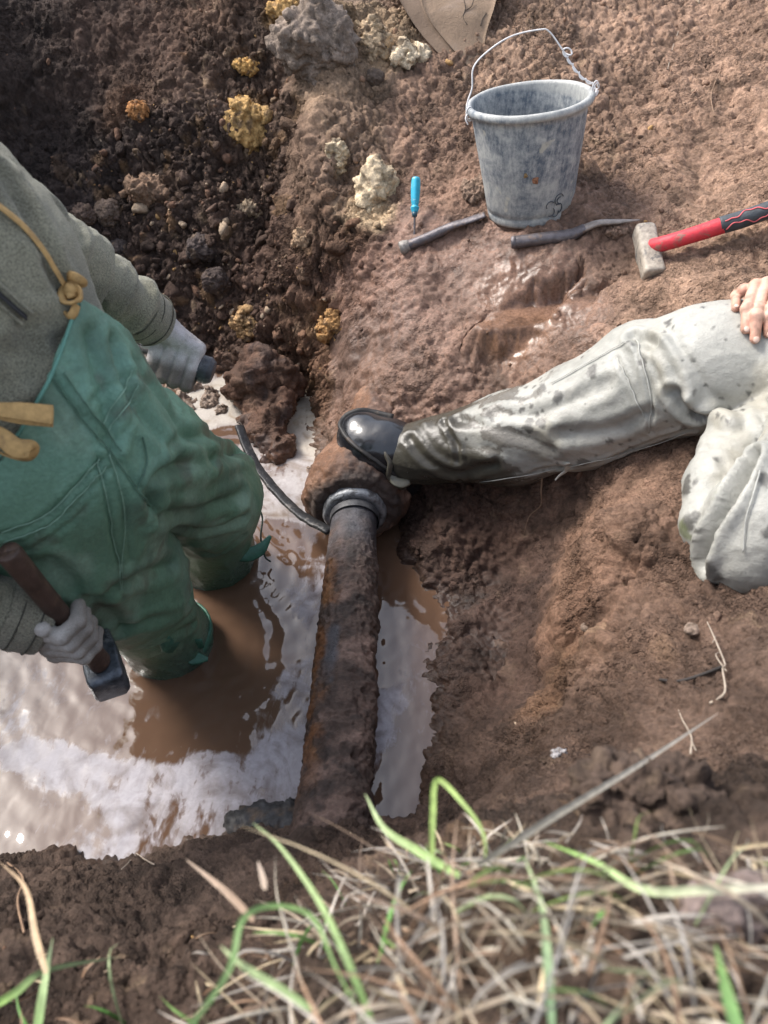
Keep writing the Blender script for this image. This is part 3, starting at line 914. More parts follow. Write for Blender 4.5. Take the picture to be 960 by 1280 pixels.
cc = mix(cc, mix(np.tile(rust, (len(Vp), 1)), np.tile(rust2, (len(Vp), 1)), sstep(-.2, .5, fbm(pd * 22, 3, 35))), left * .9 * sstep(-.25, .3, fbm(pd * 15, 4, 81)))
cc = mix(cc, iron * 1.25, bare * .88)
cc = mix(cc, np.array([.045, .032, .026]), sstep(.25, .6, fbm(pd * 24, 3, 39)) * .75 * (1 - bare))
cc *= (.62 + .30 * rr + .25 * perlin(pd * 40, 75))[:, None]
caked_mat = attr_mat('rust_and_mud', rough=.75, var=.35, vscale=150, bumps=((120, .004), (420, .0016)), spec=.4, rough_attr='wet')
wetp = np.clip(.25 + bare * .5 - cake * .2, 0, 1)
part('pipe_barrel', Vp, grid_faces(nu, nv, True, flip=True), caked_mat, pipe, True, {'col': cc, 'wet': wetp})

# socket (the swollen rusty joint behind the bare collar)
sc = np.array([-.068, 1.335, .105])
ends = [sc, sc + (.004, .07, .010), sc + (.032, .19, .030), sc + (.06, .34, .055)]

def f_socket(p):
    d = chain(p, ends, [.075, .106, .082, .066], .03)
    d = smin(d, ellipsoid(p, sc + (.0, .045, -.002), (.120, .055, .108)), .03)
    d = smin(d, ellipsoid(p, sc + (.075, .16, -.05), (.06, .10, .07)), .04)
    d = np.maximum(d, (sc[1] - .002) - p[:, 1])             # flat front mouth
    n = fbm(p * 16, 4, 44)
    return d - .006 * n
Vs, Fs = surface_nets(f_socket, sc + (-.16, -.03, -.16), sc + (.20, .46, .20), .005)
Ns = vnormals(Vs, Fs); ps = Vs.astype(np.float32)
h1, h2, hr = worley(ps * 40, 2)
_fa, _fe = facets(ps * 24 + .4 * np.stack([perlin(ps * 30, 1), perlin(ps * 30, 2), perlin(ps * 30, 3)], 1), 4)
Vs = Vs + Ns * (.0050 * _fa * sstep(0, .2, _fe) + .004 * np.sqrt(np.clip(1 - (h1 / .8) ** 2, 0, 1)) * hr + .0035 * fbm(ps * 38, 4, 4, .65))[:, None]
cs = mix(np.tile(np.array([.13, .077, .056]), (len(Vs), 1)), np.array([.36, .235, .175]), sstep(.15, .5, fbm(ps * 13, 4, 47)))
cs = mix(cs, np.array([.05, .045, .046]), sstep(.1, .5, fbm(ps * 15, 4, 49)) * .7)
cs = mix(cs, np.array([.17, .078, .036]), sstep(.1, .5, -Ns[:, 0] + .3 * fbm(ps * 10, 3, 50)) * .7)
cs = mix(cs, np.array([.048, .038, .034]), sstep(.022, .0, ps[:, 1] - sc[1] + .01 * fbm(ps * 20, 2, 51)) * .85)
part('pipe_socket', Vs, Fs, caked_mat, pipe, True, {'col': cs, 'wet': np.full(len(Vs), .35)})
# bare steel ring in the mouth of the socket
ring_mat = flat_mat('worn_grey_ring', (.21, .22, .235), .42, .35, 70, ((160, .0015),), .5, .35, second=((.07, .068, .07), 55, .52, .12))
V, F = lathe([(.0535, .0), (.0535, .020), (.058, .026), (.069, .024), (.0735, .016), (.0745, .0)], 72)
Rr = basis(y=(0, 0, 1), z=(.02, -1, -.03))
V = V @ Rr.T + (sc + (0, .004, -.002))
V += (.0012 * fbm(V.astype(np.float32) * 40, 2, 5))[:, None]
part('seal_ring', V, F, ring_mat, pipe)
V, F = lathe([(.054, -.002), (.0565, .01), (.0575, .03), (.056, .045)], 64)
part('packing_strip', V @ Rr.T + (sc + (0, .004, -.002)), F, flat_mat('black_packing', (.05, .05, .054), .5, .4, 60, ((150, .001),)), pipe)

# bent flat bar leaning on the joint
bp = [P(299, 533, 1.93), P(312, 566, 1.90), P(326, 590, 1.87), P(352, 621, 1.83), P(378, 645, 1.79), P(413, 664, 1.745)]
bar = thing('flat_bar', bp[-1], 'black bent flat iron bar leaning from the pipe joint over the pale water', 'iron bar')
V, F = sweep(bp, [.0125, .0130, .0125, .0125, .0135, .014], [.0055] * 6, 16, 60, up=(.5, -.3, .8), square=.45)
V += (.0012 * fbm(V.astype(np.float32) * 35, 3, 7))[:, None]
bar_mat = flat_mat('black_iron', (.026, .026, .027), .42, .5, 90, ((170, .002),), .5, .3, second=((.10, .092, .085), 45, .56, .1))
part('bar', V, F, bar_mat, bar)

# dark stone lip where the pipe enters the near bank
def rock(name, c, r, seed, mat_, label, cat, colr, rough=.25, R=None, h=None, group=None, wet=.2, mott=.25):
    rr_ = np.asarray(r, float)
    h = h or max(.0022, rr_.max() / 16)
    def f(p):
        return ellipsoid(p, c, rr_, R) - rr_.min() * rough * fbm((p - np.asarray(c, np.float32)) / rr_.mean() * 1.1, 3, seed)
    V, F = surface_nets(f, np.asarray(c) - rr_.max() * 1.5, np.asarray(c) + rr_.max() * 1.5, h)
    N = vnormals(V, F); q = ((V - c) / rr_.mean()).astype(np.float32)
    f1, f2, rv = worley(q * 2.6, seed); g1, g2, gv = worley(q * 6, seed + 1)
    fa, fe = facets(q * 1.5 + .3 * np.stack([perlin(q * 2, 1), perlin(q * 2, 2), perlin(q * 2, 3)], 1), seed)
    fb, fe2 = facets(q * 3.9, seed + 2)
    V = V + N * (rr_.mean() * rough * (.75 * fa * sstep(0, .2, fe) + .34 * fb * sstep(0, .2, fe2) + .10 * np.sqrt(np.clip(1 - (g1 / .75) ** 2, 0, 1)) * gv + .25 * fbm(q * 5, 3, seed)))[:, None]
    C = np.tile(np.asarray(colr, float), (len(V), 1)) * (.75 + .3 * rv + .2 * gv)[:, None]
    C = mix(C, np.array([.12, .085, .06]), sstep(.15, .55, fbm(q * 1.9, 4, seed + 9)) * .75)
    C *= (1 + mott * fbm(q * 3, 3, seed + 3))[:, None]
    cc_ = np.asarray(c, float)
    me = make_mesh(name, V - cc_, F, True, {'col': C, 'wet': np.full(len(V), wet)})
    o = link(name, me, mat_)
    o.location = tuple(cc_)
    return tag(o, label, cat, group)
clod_mat = attr_mat('lump_soil', rough=.93, var=.42, vscale=150, bumps=((90, .005), (330, .0025)), spec=.25, rough_attr='wet', crumbs=((130, .004),))
rock('slate_slab', PZ(345, 1028, .012), (.085, .035, .022), 5, clod_mat, 'dark wet flat stone at the water edge beside the near end of the pipe', 'stone', (.055, .053, .052), .22, wet=.7)
# ================================================================== BUCKET AND TOOLS
bpt, _ = gz(667, 279)
bz = bpt[2] + .004
bc = np.array([PZ(665, 268, bz)[0], PZ(665, 262, bz)[1], bz - .006])
bk = thing('bucket', bc, 'scuffed grey plastic bucket standing tilted on the mud ledge', 'bucket')
tilt = Matrix.Rotation(math.radians(-7.5), 3, 'Y')
BR = np.array(tilt)
H = .262; rb, rt = .104, .133
def bk_r(z): return rb + (rt - rb) * z / H
prof = [(0.0, .006), (rb * .6, .006), (rb * .93, .003), (rb * .985, .0), (rb, .006), (rb + .0015, .018), (rb - .001, .022)]
prof += [(bk_r(z), z) for z in np.linspace(.026, H - .016, 18)]
prof += [(rt + .0005, H - .015), (rt + .009, H - .014), (rt + .011, H - .007), (rt + .0095, H), (rt + .004, H + .003), (rt - .002, H + .001)]
inner = [(bk_r(z) - .0035, z) for z in np.linspace(H - .004, .012, 16)] + [(rb * .5, .011), (0.0, .011)]
V, F = lathe(prof + inner, 96)
pv = V.astype(np.float32)
V[:, 0] *= 1 + .012 * (V[:, 2] / H); V[:, 1] *= 1 - .02 * (V[:, 2] / H)
V += .0016 * np.stack([perlin(pv * 8, 3), perlin(pv * 8, 4), perlin(pv * 10, 5)], 1)
m, t, b = new_mat('scuffed_plastic')
v = coords(t)
n1 = noise_node(t, v, 16, 6, .7, .5); n2 = noise_node(t, v, 70, 6, .75)
mp = nd(t, 'ShaderNodeMapping'); mp.inputs['Scale'].default_value = (140, 140, 22); t.links.new(v, mp.inputs[0])
n3 = noise_node(t, mp.outputs[0], 1, 5, .7)
s = math_n(t, 'ADD', math_n(t, 'MULTIPLY', n1, .50), math_n(t, 'ADD', math_n(t, 'MULTIPLY', n2, .45), math_n(t, 'MULTIPLY', n3, .34)))
c = mixc(t, ramp(t, s, [(.54, 0.0), (.76, 1.0)]), (.085, .108, .138), (.42, .425, .41))
sep = nd(t, 'ShaderNodeSeparateXYZ'); t.links.new(v, sep.inputs[0])
dust = math_n(t, 'ADD', math_n(t, 'MULTIPLY', math_n(t, 'SUBTRACT', .17, sep.outputs['Z']), 2.6), math_n(t, 'SUBTRACT', n1, .25), True)
c = mixc(t, math_n(t, 'MULTIPLY', ramp(t, dust, [(.3, 0.0), (.8, 1.0)]), .5), c, (.36, .35, .31))
rim = ramp(t, math_n(t, 'ADD', sep.outputs['Z'], math_n(t, 'MULTIPLY', n2, .006)), [(.2455, 0.0), (.252, 1.0)])
c = mixc(t, math_n(t, 'MULTIPLY', rim, .45), c, (.46, .45, .41))
pt_ = ramp(t, noise_node(t, v, 21, 3, .5, .3), [(.68, 0.0), (.73, .7)])
c = mixc(t, pt_, c, (.50, .47, .38))
t.links.new(c, b.inputs['Base Color'])
b.inputs['Roughness'].default_value = .62
t.links.new(bump_n(t, n3, .0012), b.inputs['Normal'])
part('bucket_shell', V @ BR.T + bc, F, m, bk)

def on_bucket(a, z, off=.0012):
    r = bk_r(z) + off
    return BR @ np.array([r * math.cos(a) * (1 + .012 * z / H), r * math.sin(a) * (1 - .02 * z / H), z]) + bc
dark_mark = flat_mat('dark_moulded_mark', (.055, .062, .075), .7, .5, 220)
def ring_mark(a0, z0, rad, t0, t1):
    return [on_bucket(a0 + rad * math.cos(q) / .115, z0 + rad * math.sin(q)) for q in np.linspace(t0, t1, 14)]
mk = MB()
a0 = -math.pi / 2 + .50
for (da, z0, rad, t0, t1) in ((-.19, .050, .0105, .6, 3.6), (-.17, .034, .010, -2.2, .9), (.02, .060, .0125, .3, 5.2), (.03, .058, .007, 1.2, 4.4), (.01, .038, .012, -1.2, 2.2), (-.06, .030, .010, -2.6, .2)):
    V, F = sweep(ring_mark(a0 + da, z0, rad, t0, t1), .0016, .0008, 6)
    mk.add(V, F)
V, F, _ = mk.get(); part('moulded_mark', V, F, dark_mark, bk)
for (a, z, r_, colr) in ((-math.pi / 2 - .02, .118, .0085, (.26, .12, .065)), (-math.pi / 2 - .21, .131, .005, (.2, .13, .06))):
    c0 = on_bucket(a, z, .001)
    V, F = surface_nets(lambda p: ellipsoid(p, c0, (r_ * .8, .004, r_)) - .003 * fbm(p * 160, 3, 2), c0 - .02, c0 + .02, .0015)
    part('mud_splash', V, F, flat_mat('mud_splash', colr, .9, .3, 200), bk)

wire_mat = flat_mat('white_wire', (.72, .70, .69), .5, .12, 80)
def rimp(a, dz=0.0, dr=0.0):
    return BR @ np.array([(rt + dr) * math.cos(a), (rt + dr) * math.sin(a), H + dz]) + bc
def bpz(px, py, Yw):
    """bucket wire points: pixel at world depth y"""
    r = ray(px, py); return C0 + r * (Yw / r[1])
yb = bc[1]
wire = [bpz(589, 150, yb - .02), bpz(584, 131, yb - .01), bpz(590, 110, yb), bpz(592, 84, yb + .01), bpz(611, 63, yb + .02), bpz(640, 45, yb + .03), bpz(675, 37, yb + .03), bpz(687, 40, yb + .03), bpz(703, 62, yb + .02), bpz(713, 78, yb + .015), bpz(727, 96, yb + .005), bpz(742, 106, yb), bpz(745, 118, yb - .01)]
hw = MB()
V, F = sweep(wire, .0018, None, 6, 110); hw.add(V, F)
wb = catmull(np.array(wire[8:12]), 60)
q = np.linspace(0, 1, 60)
tw = wb + .0030 * np.stack([np.cos(q * 34), np.sin(q * 34) * .6, np.sin(q * 34)], 1)
V, F = sweep(tw, .0017, None, 6); hw.add(V, F)
kn = np.array(bpz(705, 64, yb + .02))
loop = [kn + np.array([.010 * math.cos(a) + .008, .004 * math.sin(2 * a), .006 * math.sin(a) - .003 * math.cos(a)]) for a in np.linspace(0, 6.9, 16)]
V, F = sweep(loop, .0018, None, 6, 60); hw.add(V, F)
for (px, py) in ((586, 140), (743, 108)):
    k0 = np.array(bpz(px, py, yb - .01))
    for s_ in range(2):
        lp = [k0 + np.array([.007 * math.cos(a) + .003 * s_, -.012 * math.sin(a * .5), .013 * math.sin(a) - .004 * s_]) for a in np.linspace(0, 6.0, 14)]
        V, F = sweep(lp, .0017, None, 6, 40); hw.add(V, F)
V, F = sweep([bpz(586, 140, yb - .02), bpz(582, 148, yb - .03), bpz(585, 156, yb - .035)], .0016, None, 6, 16); hw.add(V, F)
V, F, _ = hw.get(); part('wire_handle', V, F, wire_mat, bk)

# --- steel chisels lying by the bucket
steel_mat = flat_mat('muddy_steel', (.125, .112, .118), .42, .45, 70, ((140, .0016),), .5, .45, second=((.20, .145, .112), 40, .55, .1))
def lie(pix, lift):
    o = []
    for k, (px, py) in enumerate(pix):
        g, n = gz(px, py); o.append(g + np.array([0, 0, lift[k] if np.ndim(lift) else lift]))
    return np.array(o)
def straighten(p, amt=.85):
    """a rigid bar does not follow each bump of the mud: pull heights and depth to a line"""
    s = np.linspace(0, 1, len(p)); out_ = p.copy()
    for k in (1, 2):
        co = np.polyfit(s, p[:, k], 1); out_[:, k] = p[:, k] * (1 - amt) + np.polyval(co, s) * amt
    return out_
def onto(pix, lift, amt=.85):
    """points over the given pixels whose depth is that of a straight bar on the mud"""
    g = straighten(lie(pix, 0.0), amt)
    o = []
    for (px, py), q in zip(pix, g):
        Z = (q - C0) @ np.array([0, CP, -SP])
        o.append(P(px, py, Z - lift))
    return np.array(o)
lp = onto([(507, 308), (530, 299), (552, 289), (566, 282), (585, 276), (606, 268)], .012)
ch = thing('cold_chisel', lp.mean(0), 'muddy steel chisel with a mushroomed round head, lying left of the bucket', 'chisel', 'steel chisels lying by the bucket')
V, F = sweep(lp, [.0125, .0125, .0125, .0135, .0145, .0150], [.0125, .0125, .0120, .0085, .0065, .0055], 18, 50)
part('shaft', V, F, steel_mat, ch)
hd = lp[0]; ax = lp[1] - lp[0]; ax /= np.linalg.norm(ax)
V, F = sweep([hd - ax * .016, hd - ax * .012, hd - ax * .002, hd + ax * .010], [.013, .0175, .0175, .0128], None, 18, 14, up=(0, 0, 1))
V += .0012 * fbm(V.astype(np.float32) * 60, 2, 3)[:, None]
part('struck_head', V, F, flat_mat('bruised_steel', (.24, .22, .20), .55, .4, 90, ((160, .002),), .5, .3), ch)

lp = onto([(642, 303), (680, 298), (712, 294), (731, 285), (748, 279), (775, 277), (800, 275)], .014)
ch = thing('cold_chisel', lp.mean(0), 'thick steel chisel with a thin bent tapering point, lying in front of the bucket', 'chisel', 'steel chisels lying by the bucket')
V, F = sweep(lp[:4], [.0145, .0150, .0150, .0135], [.0145, .0145, .0145, .0095], 20, 40)
part('shaft', V, F, steel_mat, ch)
V, F = sweep(np.vstack([lp[2] * .25 + lp[3] * .75, lp[4:]]), [.0133, .0120, .0085, .0016], [.0090, .0070, .0050, .0012], 16, 40)
part('tapered_point', V, F, flat_mat('bright_steel', (.26, .225, .20), .42, .35, 80, ((150, .001),), .5, .4), ch)
ax = lp[1] - lp[0]; ax /= np.linalg.norm(ax)
V, F = sweep([lp[0] - ax * .006, lp[0], lp[0] + ax * .006], [.013, .0158, .0146], None, 20, 8)
part('struck_head', V, F, steel_mat, ch)

# --- screwdriver stuck upright in the mud
sg, _ = gz(518, 300)
top_z = (sg - C0) @ np.array([0, CP, -SP])
st = P(520, 222, top_z * .993); sm_ = P(518.4, 266, top_z * .997)
sd = thing('screwdriver', sg, 'small screwdriver with a turquoise handle stuck upright in the mud', 'screwdriver')
ax = (sm_ - st); L = np.linalg.norm(ax); ax /= L
V, F = sweep([st, st + ax * L * .06, st + ax * L * .3, st + ax * L * .62, st + ax * L * .80, st + ax * L * .86, sm_], [.0085, .0115, .0125, .0112, .0085, .0118, .0075], None, 24, 50, up=(0, -1, 0))
k = np.arange(len(V)) % 24
cen_ = st + ax * ((V - st) @ ax)[:, None]
V = cen_ + (V - cen_) * (1 - .09 * (k % 4 == 0))[:, None]
part('handle', V, F, flat_mat('turquoise_plastic', (.03, .36, .52), .32, .12, 60, second=((.30, .55, .62), 70, .60, .08)), sd)
V, F = sweep([sm_ - ax * .002, sm_ + ax * .01], [.0078, .006], None, 16); part('ferrule', V, F, flat_mat('dark_ferrule', (.03, .08, .11), .4), sd)
V, F = sweep([sm_, sg - np.array([0, 0, .02])], .0028, None, 10, 8); part('blade', V, F, steel_mat, sd)

# --- sledge hammer with red handle
a_, an_ = gz(816, 318); 
hA = a_ + an_ * .022
g2, _ = gz(955, 268)
up_n = np.array([-.05, -.42, .9]); up_n /= np.linalg.norm(up_n)
# head long axis follows the slope towards the viewer
Zh = (hA - C0) @ np.array([0, CP, -SP])
p_top = P(808, 288, Zh + .020); p_bot = P(820, 341, Zh - .020)
la = p_top - p_bot; hl = np.linalg.norm(la); la /= hl
sh = thing('sledge_hammer', hA, 'club hammer with a muddy steel head and red and black handle on the bank', 'hammer')
hand_dir = P(955, 266, Zh + .02) - hA; hand_dir -= np.dot(hand_dir, la) * la * .8; hand_dir /= np.linalg.norm(hand_dir)
Rh = basis(x=hand_dir, z=la)
V, F = sweep([hA - la * hl * .56, hA - la * hl * .50, hA - la * hl * .25, hA, hA + la * hl * .25, hA + la * hl * .50, hA + la * hl * .56], [.0205, .0245, .0235, .0265, .0235, .0245, .0205], [.019, .0235, .0225, .025, .0225, .0235, .019], 24, 30, up=hand_dir, square=.62)
V += .0008 * fbm(V.astype(np.float32) * 50, 2, 3)[:, None]
part('hammer_head', V, F, flat_mat('clay_smeared_steel', (.36, .315, .26), .6, .35, 60, ((130, .002),), .4, .1, second=((.13, .125, .12), 26, .52, .10)), sh)
_hx = [(840, 318), (900, 296), (960, 276)]
_hz = [(gz(*q)[0] - C0) @ np.array([0, CP, -SP]) for q in _hx]
_hc = np.polyfit([q[0] for q in _hx], _hz, 1)
def hpt(px, py, dz=0.0): return P(px, py, np.interp(px, [815, 840], [Zh - .012, min(np.polyval(_hc, 840) - .035, Zh)]) if px < 840 else np.polyval(_hc, px) - .035)
hp = np.array([hpt(815, 308), hpt(835, 303, .002), hpt(862, 295, .004), hpt(893, 285, .006), hpt(905, 281, .008)])
V, F = sweep(hp, [.0165, .0165, .0165, .0175, .0175], [.0165, .0165, .0165, .0175, .0175], 22, 40, up=(0, 0, 1))
part('red_grip', V, F, flat_mat('red_rubber', (.52, .035, .05), .5, .18, 50, ((160, .001),), .4, second=((.24, .12, .095), 38, .54, .12)), sh)
hp2 = np.array([hpt(900, 282, .008), hpt(925, 275, .008), hpt(948, 267, .01), hpt(972, 259, .012)])
V, F = sweep(hp2, [.0182, .0185, .0180, .019], None, 22, 30, up=(0, 0, 1))
part('black_grip', V, F, flat_mat('black_rubber', (.045, .052, .06), .5, .3, 60, ((150, .001),)), sh)
mkb = MB()
t_, n_, b_ = frames(catmull(hp2, 30))
cl = catmull(hp2, 30)
for k in range(2):
    pth = []
    for i in range(2, 28):
        a = (.5 + 1.05 * k) + .30 * math.sin(i * .33 + 2 * k) + .12 * math.sin(i * .9)
        pth.append(cl[i] + .0186 * (math.cos(a) * n_[i] - math.sin(a) * (-b_[i]) * (1 if b_[i][1] < 0 else -1)))
    V, F = sweep(pth, .0016, .0012, 6); mkb.add(V, F)
V, F, _ = mkb.get(); part('red_inlay', V, F, flat_mat('red_inlay', (.55, .10, .11), .5), sh)
V, F = sweep([hpt(966, 261, .012), hpt(972, 259, .012), hpt(985, 254, .013), hpt(992, 252, .013)], [.019, .0215, .021, .016], None, 20, 16)
part('red_end_cap', V, F, flat_mat('red_cap', (.62, .05, .05), .45), sh)
# ================================================================== PEOPLE
def sdf_hit(f, px, py, z0=0.35, z1=3.0):
    r = ray(px, py)
    Z = np.linspace(z0, z1, 1400)
    d = f((C0 + Z[:, None] * r).astype(np.float32))
    k = np.argmax(d < 0)
    if d[k] >= 0:                       # the line of sight misses: nearest point of the surface
        q = C0 + Z[int(np.argmin(d))] * r
        for _ in range(4):
            e_ = 1e-3; st_ = np.vstack([q, q + np.eye(3) * e_]).astype(np.float32); dd = f(st_)
            g = (dd[1:] - dd[0]) / e_; g /= np.linalg.norm(g) + 1e-9
            q = q - g * dd[0]
        return q
    return C0 + Z[k] * r

def poly_dist(V, line):
    line = np.asarray(line)
    best = np.full(len(V), 9.0)
    for a, b in zip(line[:-1], line[1:]):
        ab = b - a
        t = np.clip(((V - a) @ ab) / (ab @ ab + 1e-12), 0, 1)
        best = np.minimum(best, np.linalg.norm(V - a - t[:, None] * ab, axis=1))
    return best

def creases(V, N, f, items):
    """folds and seams along lines on the cloth: (pixel line, width m, depth m)"""
    h = np.zeros(len(V))
    wob = .006 * fbm(V.astype(np.float32) * 16, 2, 5)
    for line, wd, dp in items:
        l3 = catmull([sdf_hit(f, *q) for q in line], 6 * len(line))
        d = poly_dist(V, l3) + wob * min(1, wd / .015)
        h += -dp * np.exp(-(d / wd) ** 2) + .55 * dp * np.exp(-((np.abs(d) - 1.9 * wd) / (.9 * wd)) ** 2)
    return V + N * h[:, None]

def fabric(V, N, amp, scale, seed, aniso=(1, 1, 1)):
    p = (V * np.asarray(aniso)).astype(np.float32)
    q = p * scale + .9 * np.stack([fbm(p * scale * .6, 2, seed), fbm(p * scale * .6, 2, seed + 1), fbm(p * scale * .6, 2, seed + 2)], 1)
    r = 1 - np.abs(perlin(q, seed + 3)) * 1.6
    r2 = 1 - np.abs(perlin(q * 2.1, seed + 4)) * 1.6
    h = amp * (np.clip(r, 0, 1) ** 5 * .55 + .3 * np.clip(r2, 0, 1) ** 6 + .55 * perlin(q * .5, seed + 6) - .2)
    return V + N * h[:, None]

def ribbon(pts, wd, normals=None, th=.0022, n=None, up=None):
    pts = np.asarray(pts, float)
    return sweep(pts, wd / 2, th / 2, 8, n or 8 * len(pts), up=up if up is not None else (0, -.3, 1), square=.5)

# ------------------------------------------------------------------ worker in green waders
hip = P(60, 545, 1.15); low = P(98, 592, 1.235)
chest = P(-48, 345, .99); upper = P(-135, 235, .92)
hipL = P(166, 572, 1.29); kneeL = P(257, 622, 1.57); ankL = P(266, 690, 1.80)
hipR = P(78, 650, 1.20); kneeR = P(150, 724, 1.38); ankR = P(212, 800, 1.62)
botL = np.array([ankL[0] - .0, ankL[1] + .01, -.13]); botR = np.array([ankR[0], ankR[1] + .01, -.13])
shL = P(-62, 240, 1.02); elL = P(80, 330, 1.25); wrL = P(196, 404, 1.45)
shR = np.array([-.60, .74, .93]); elR = P(-130, 728, 1.02); wrR = P(58, 778, 1.12)
neck = (shL + shR) / 2 + np.array([.01, .0, .11]); head = neck + np.array([.075, .015, .17])

def f_torso(p):
    d = capsule(p, hip, chest, .150, .132)
    d = smin(d, capsule(p, hip - np.array([0, .035, 0]), chest - np.array([0, .03, 0]), .14, .125), .05)
    return d

def f_wader(p):
    d = smin(f_torso(p) - .020, capsule(p, hip - np.array([.01, .01, 0]), low, .158, .135), .06)
    legl = chain(p, [low + np.array([0, .05, 0]), hipL, kneeL, ankL, botL], [.115, .110, .098, .082, .072], .05)
    legr = chain(p, [low - np.array([0, .06, .02]), hipR, kneeR, ankR, botR], [.13, .128, .104, .074, .068], .05)
    d = smin(d, smin(legl, legr, .006), .035)
    return d

worker = thing('person', (np.array([(ankL[0] + ankR[0]) / 2, (ankL[1] + ankR[1]) / 2, -.13])), 'person in green chest waders standing in muddy water with a hammer', 'person')
lo = np.minimum.reduce([hip, chest, upper, ankR, botL]) - .26; hi = np.maximum.reduce([hip, chest, kneeL, ankL, botL]) + .22
V, F = surface_nets(f_wader, lo, hi, .0050)
# the bib stops at a slanted hem under the arms
hA_ = sdf_hit(f_wader, 95, 384); hB_ = sdf_hit(f_wader, 2, 570)
tax = chest - hip; ab = hB_ - hA_; ab /= np.linalg.norm(ab)
pn_ = np.cross(hB_ - hA_, sdf_hit(f_wader, 50, 488) - hA_); pn_ /= np.linalg.norm(pn_)
if pn_ @ tax < 0: pn_ = -pn_
sd_ = (V - hA_) @ pn_ - .010 * fbm(V.astype(np.float32) * 9, 2, 3)
over = np.clip(sd_, 0, None); V = V - np.where(over < .007, over, 0)[:, None] * pn_
n2_ = P(130, 290, 1.2) - P(95, 384, 1.2); n2_ /= np.linalg.norm(n2_)
s2_ = (V - hA_) @ n2_ - .010
V = V - np.where((s2_ > 0) & (s2_ < .007), s2_, 0)[:, None] * n2_
V, F, used = sub_mesh(V, F, (sd_ < .007) & (s2_ < .007) & (V[:, 2] > -.1))
V = relax(V, F, 2)
N = vnormals(V, F)
V = fabric(V, N, .0050, 6.0, 3, (1.1, .8, .45))
N = vnormals(V, F)
V = fabric(V, N, .0030, 13, 13, (1, .8, .35))
V = creases(V, N, f_wader, [
    ([(64, 472), (100, 520), (145, 575), (168, 608), (190, 636)], .006, .0045), ([(58, 484), (92, 528), (138, 586), (180, 640)], .005, .003),
    ([(190, 636), (186, 603), (228, 580), (300, 566)], .013, .012), ([(194, 645), (230, 640), (300, 618)], .013, .009),
    ([(0, 668), (55, 646), (98, 604), (124, 575)], .005, .004), ([(5, 680), (62, 655), (108, 612), (132, 585)], .004, .003), ([(12, 690), (70, 664), (116, 620)], .004, .003),
    ([(120, 572), (135, 640), (146, 692), (150, 742)], .006, .004), ([(134, 568), (152, 640), (160, 700)], .006, .003),
    ([(108, 420), (124, 480), (137, 545)], .012, .008), ([(138, 432), (160, 500), (198, 548)], .012, .008), ([(165, 455), (205, 510), (262, 575)], .012, .007), ([(110, 500), (155, 470), (175, 478)], .006, .004), ([(140, 560), (165, 505)], .005, .003),
    ([(205, 560), (250, 545), (296, 565)], .011, .007), ([(120, 745), (160, 724), (214, 706)], .013, .008), ([(150, 785), (190, 772), (236, 745)], .011, .007), ([(170, 810), (205, 795), (240, 780)], .009, .006),
    ([(212, 655), (250, 662), (300, 645)], .010, .008), ([(225, 690), (262, 690), (300, 668)], .009, .006), ([(60, 700), (100, 740), (150, 780)], .014, .008)])
p = V.astype(np.float32)
teal_lit = np.array([.145, .29, .22]); green = np.array([.105, .200, .128]); worn = np.array([.20, .295, .215]); darkg = np.array([.060, .110, .078])
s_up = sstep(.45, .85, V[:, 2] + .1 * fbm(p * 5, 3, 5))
C = mix(np.tile(green, (len(V), 1)), teal_lit, s_up)  # highlight on the upper body painted in as teal, growing with height
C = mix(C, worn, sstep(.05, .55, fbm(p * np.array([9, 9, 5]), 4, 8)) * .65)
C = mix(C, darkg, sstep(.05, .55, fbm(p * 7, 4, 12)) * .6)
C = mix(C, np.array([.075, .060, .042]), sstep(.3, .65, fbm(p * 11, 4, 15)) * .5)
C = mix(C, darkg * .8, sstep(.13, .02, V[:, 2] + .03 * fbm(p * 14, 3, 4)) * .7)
wader_mat = attr_mat('green_rubber_cloth', rough=.56, var=.16, vscale=170, bumps=((14, .006), (420, .0007)), spec=.42, rough_attr='wet')
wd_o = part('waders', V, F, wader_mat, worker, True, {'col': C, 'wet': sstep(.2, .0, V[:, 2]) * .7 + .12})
sm = wd_o.modifiers.new('thickness', 'SOLIDIFY'); sm.thickness = .0035; sm.offset = 1
hem = [sdf_hit(f_wader, *q) for q in [(97, 378), (88, 405), (76, 440), (62, 474), (45, 505), (28, 535), (2, 568), (-30, 600)]]
V, F = sweep([q + (C0 - q) / np.linalg.norm(C0 - q) * .006 for q in hem], .0026, .0022, 8, 60)
part('bib_hem', V, F, flat_mat('pale_green_hem', (.10, .24, .19), .6, .2, 60), worker)

# jacket
def f_jacket(p):
    d = smin(f_torso(p), capsule(p, chest, upper, .132, .120), .06)
    d = smin(d, capsule(p, shL + np.array([-.02, -.02, 0]), shR + np.array([.0, .02, .02]), .085, .085), .07)
    al = chain(p, [shL, elL, wrL], [.080, .062, .046], .03)
    ar = chain(p, [shR, elR, wrR], [.080, .060, .045], .03)
    d = smin(d, smin(al, ar, .02), .045)
    d = smin(d, capsule(p, neck - np.array([.0, 0, .04]), neck + np.array([.01, 0, .02]), .075, .066), .04)
    return d

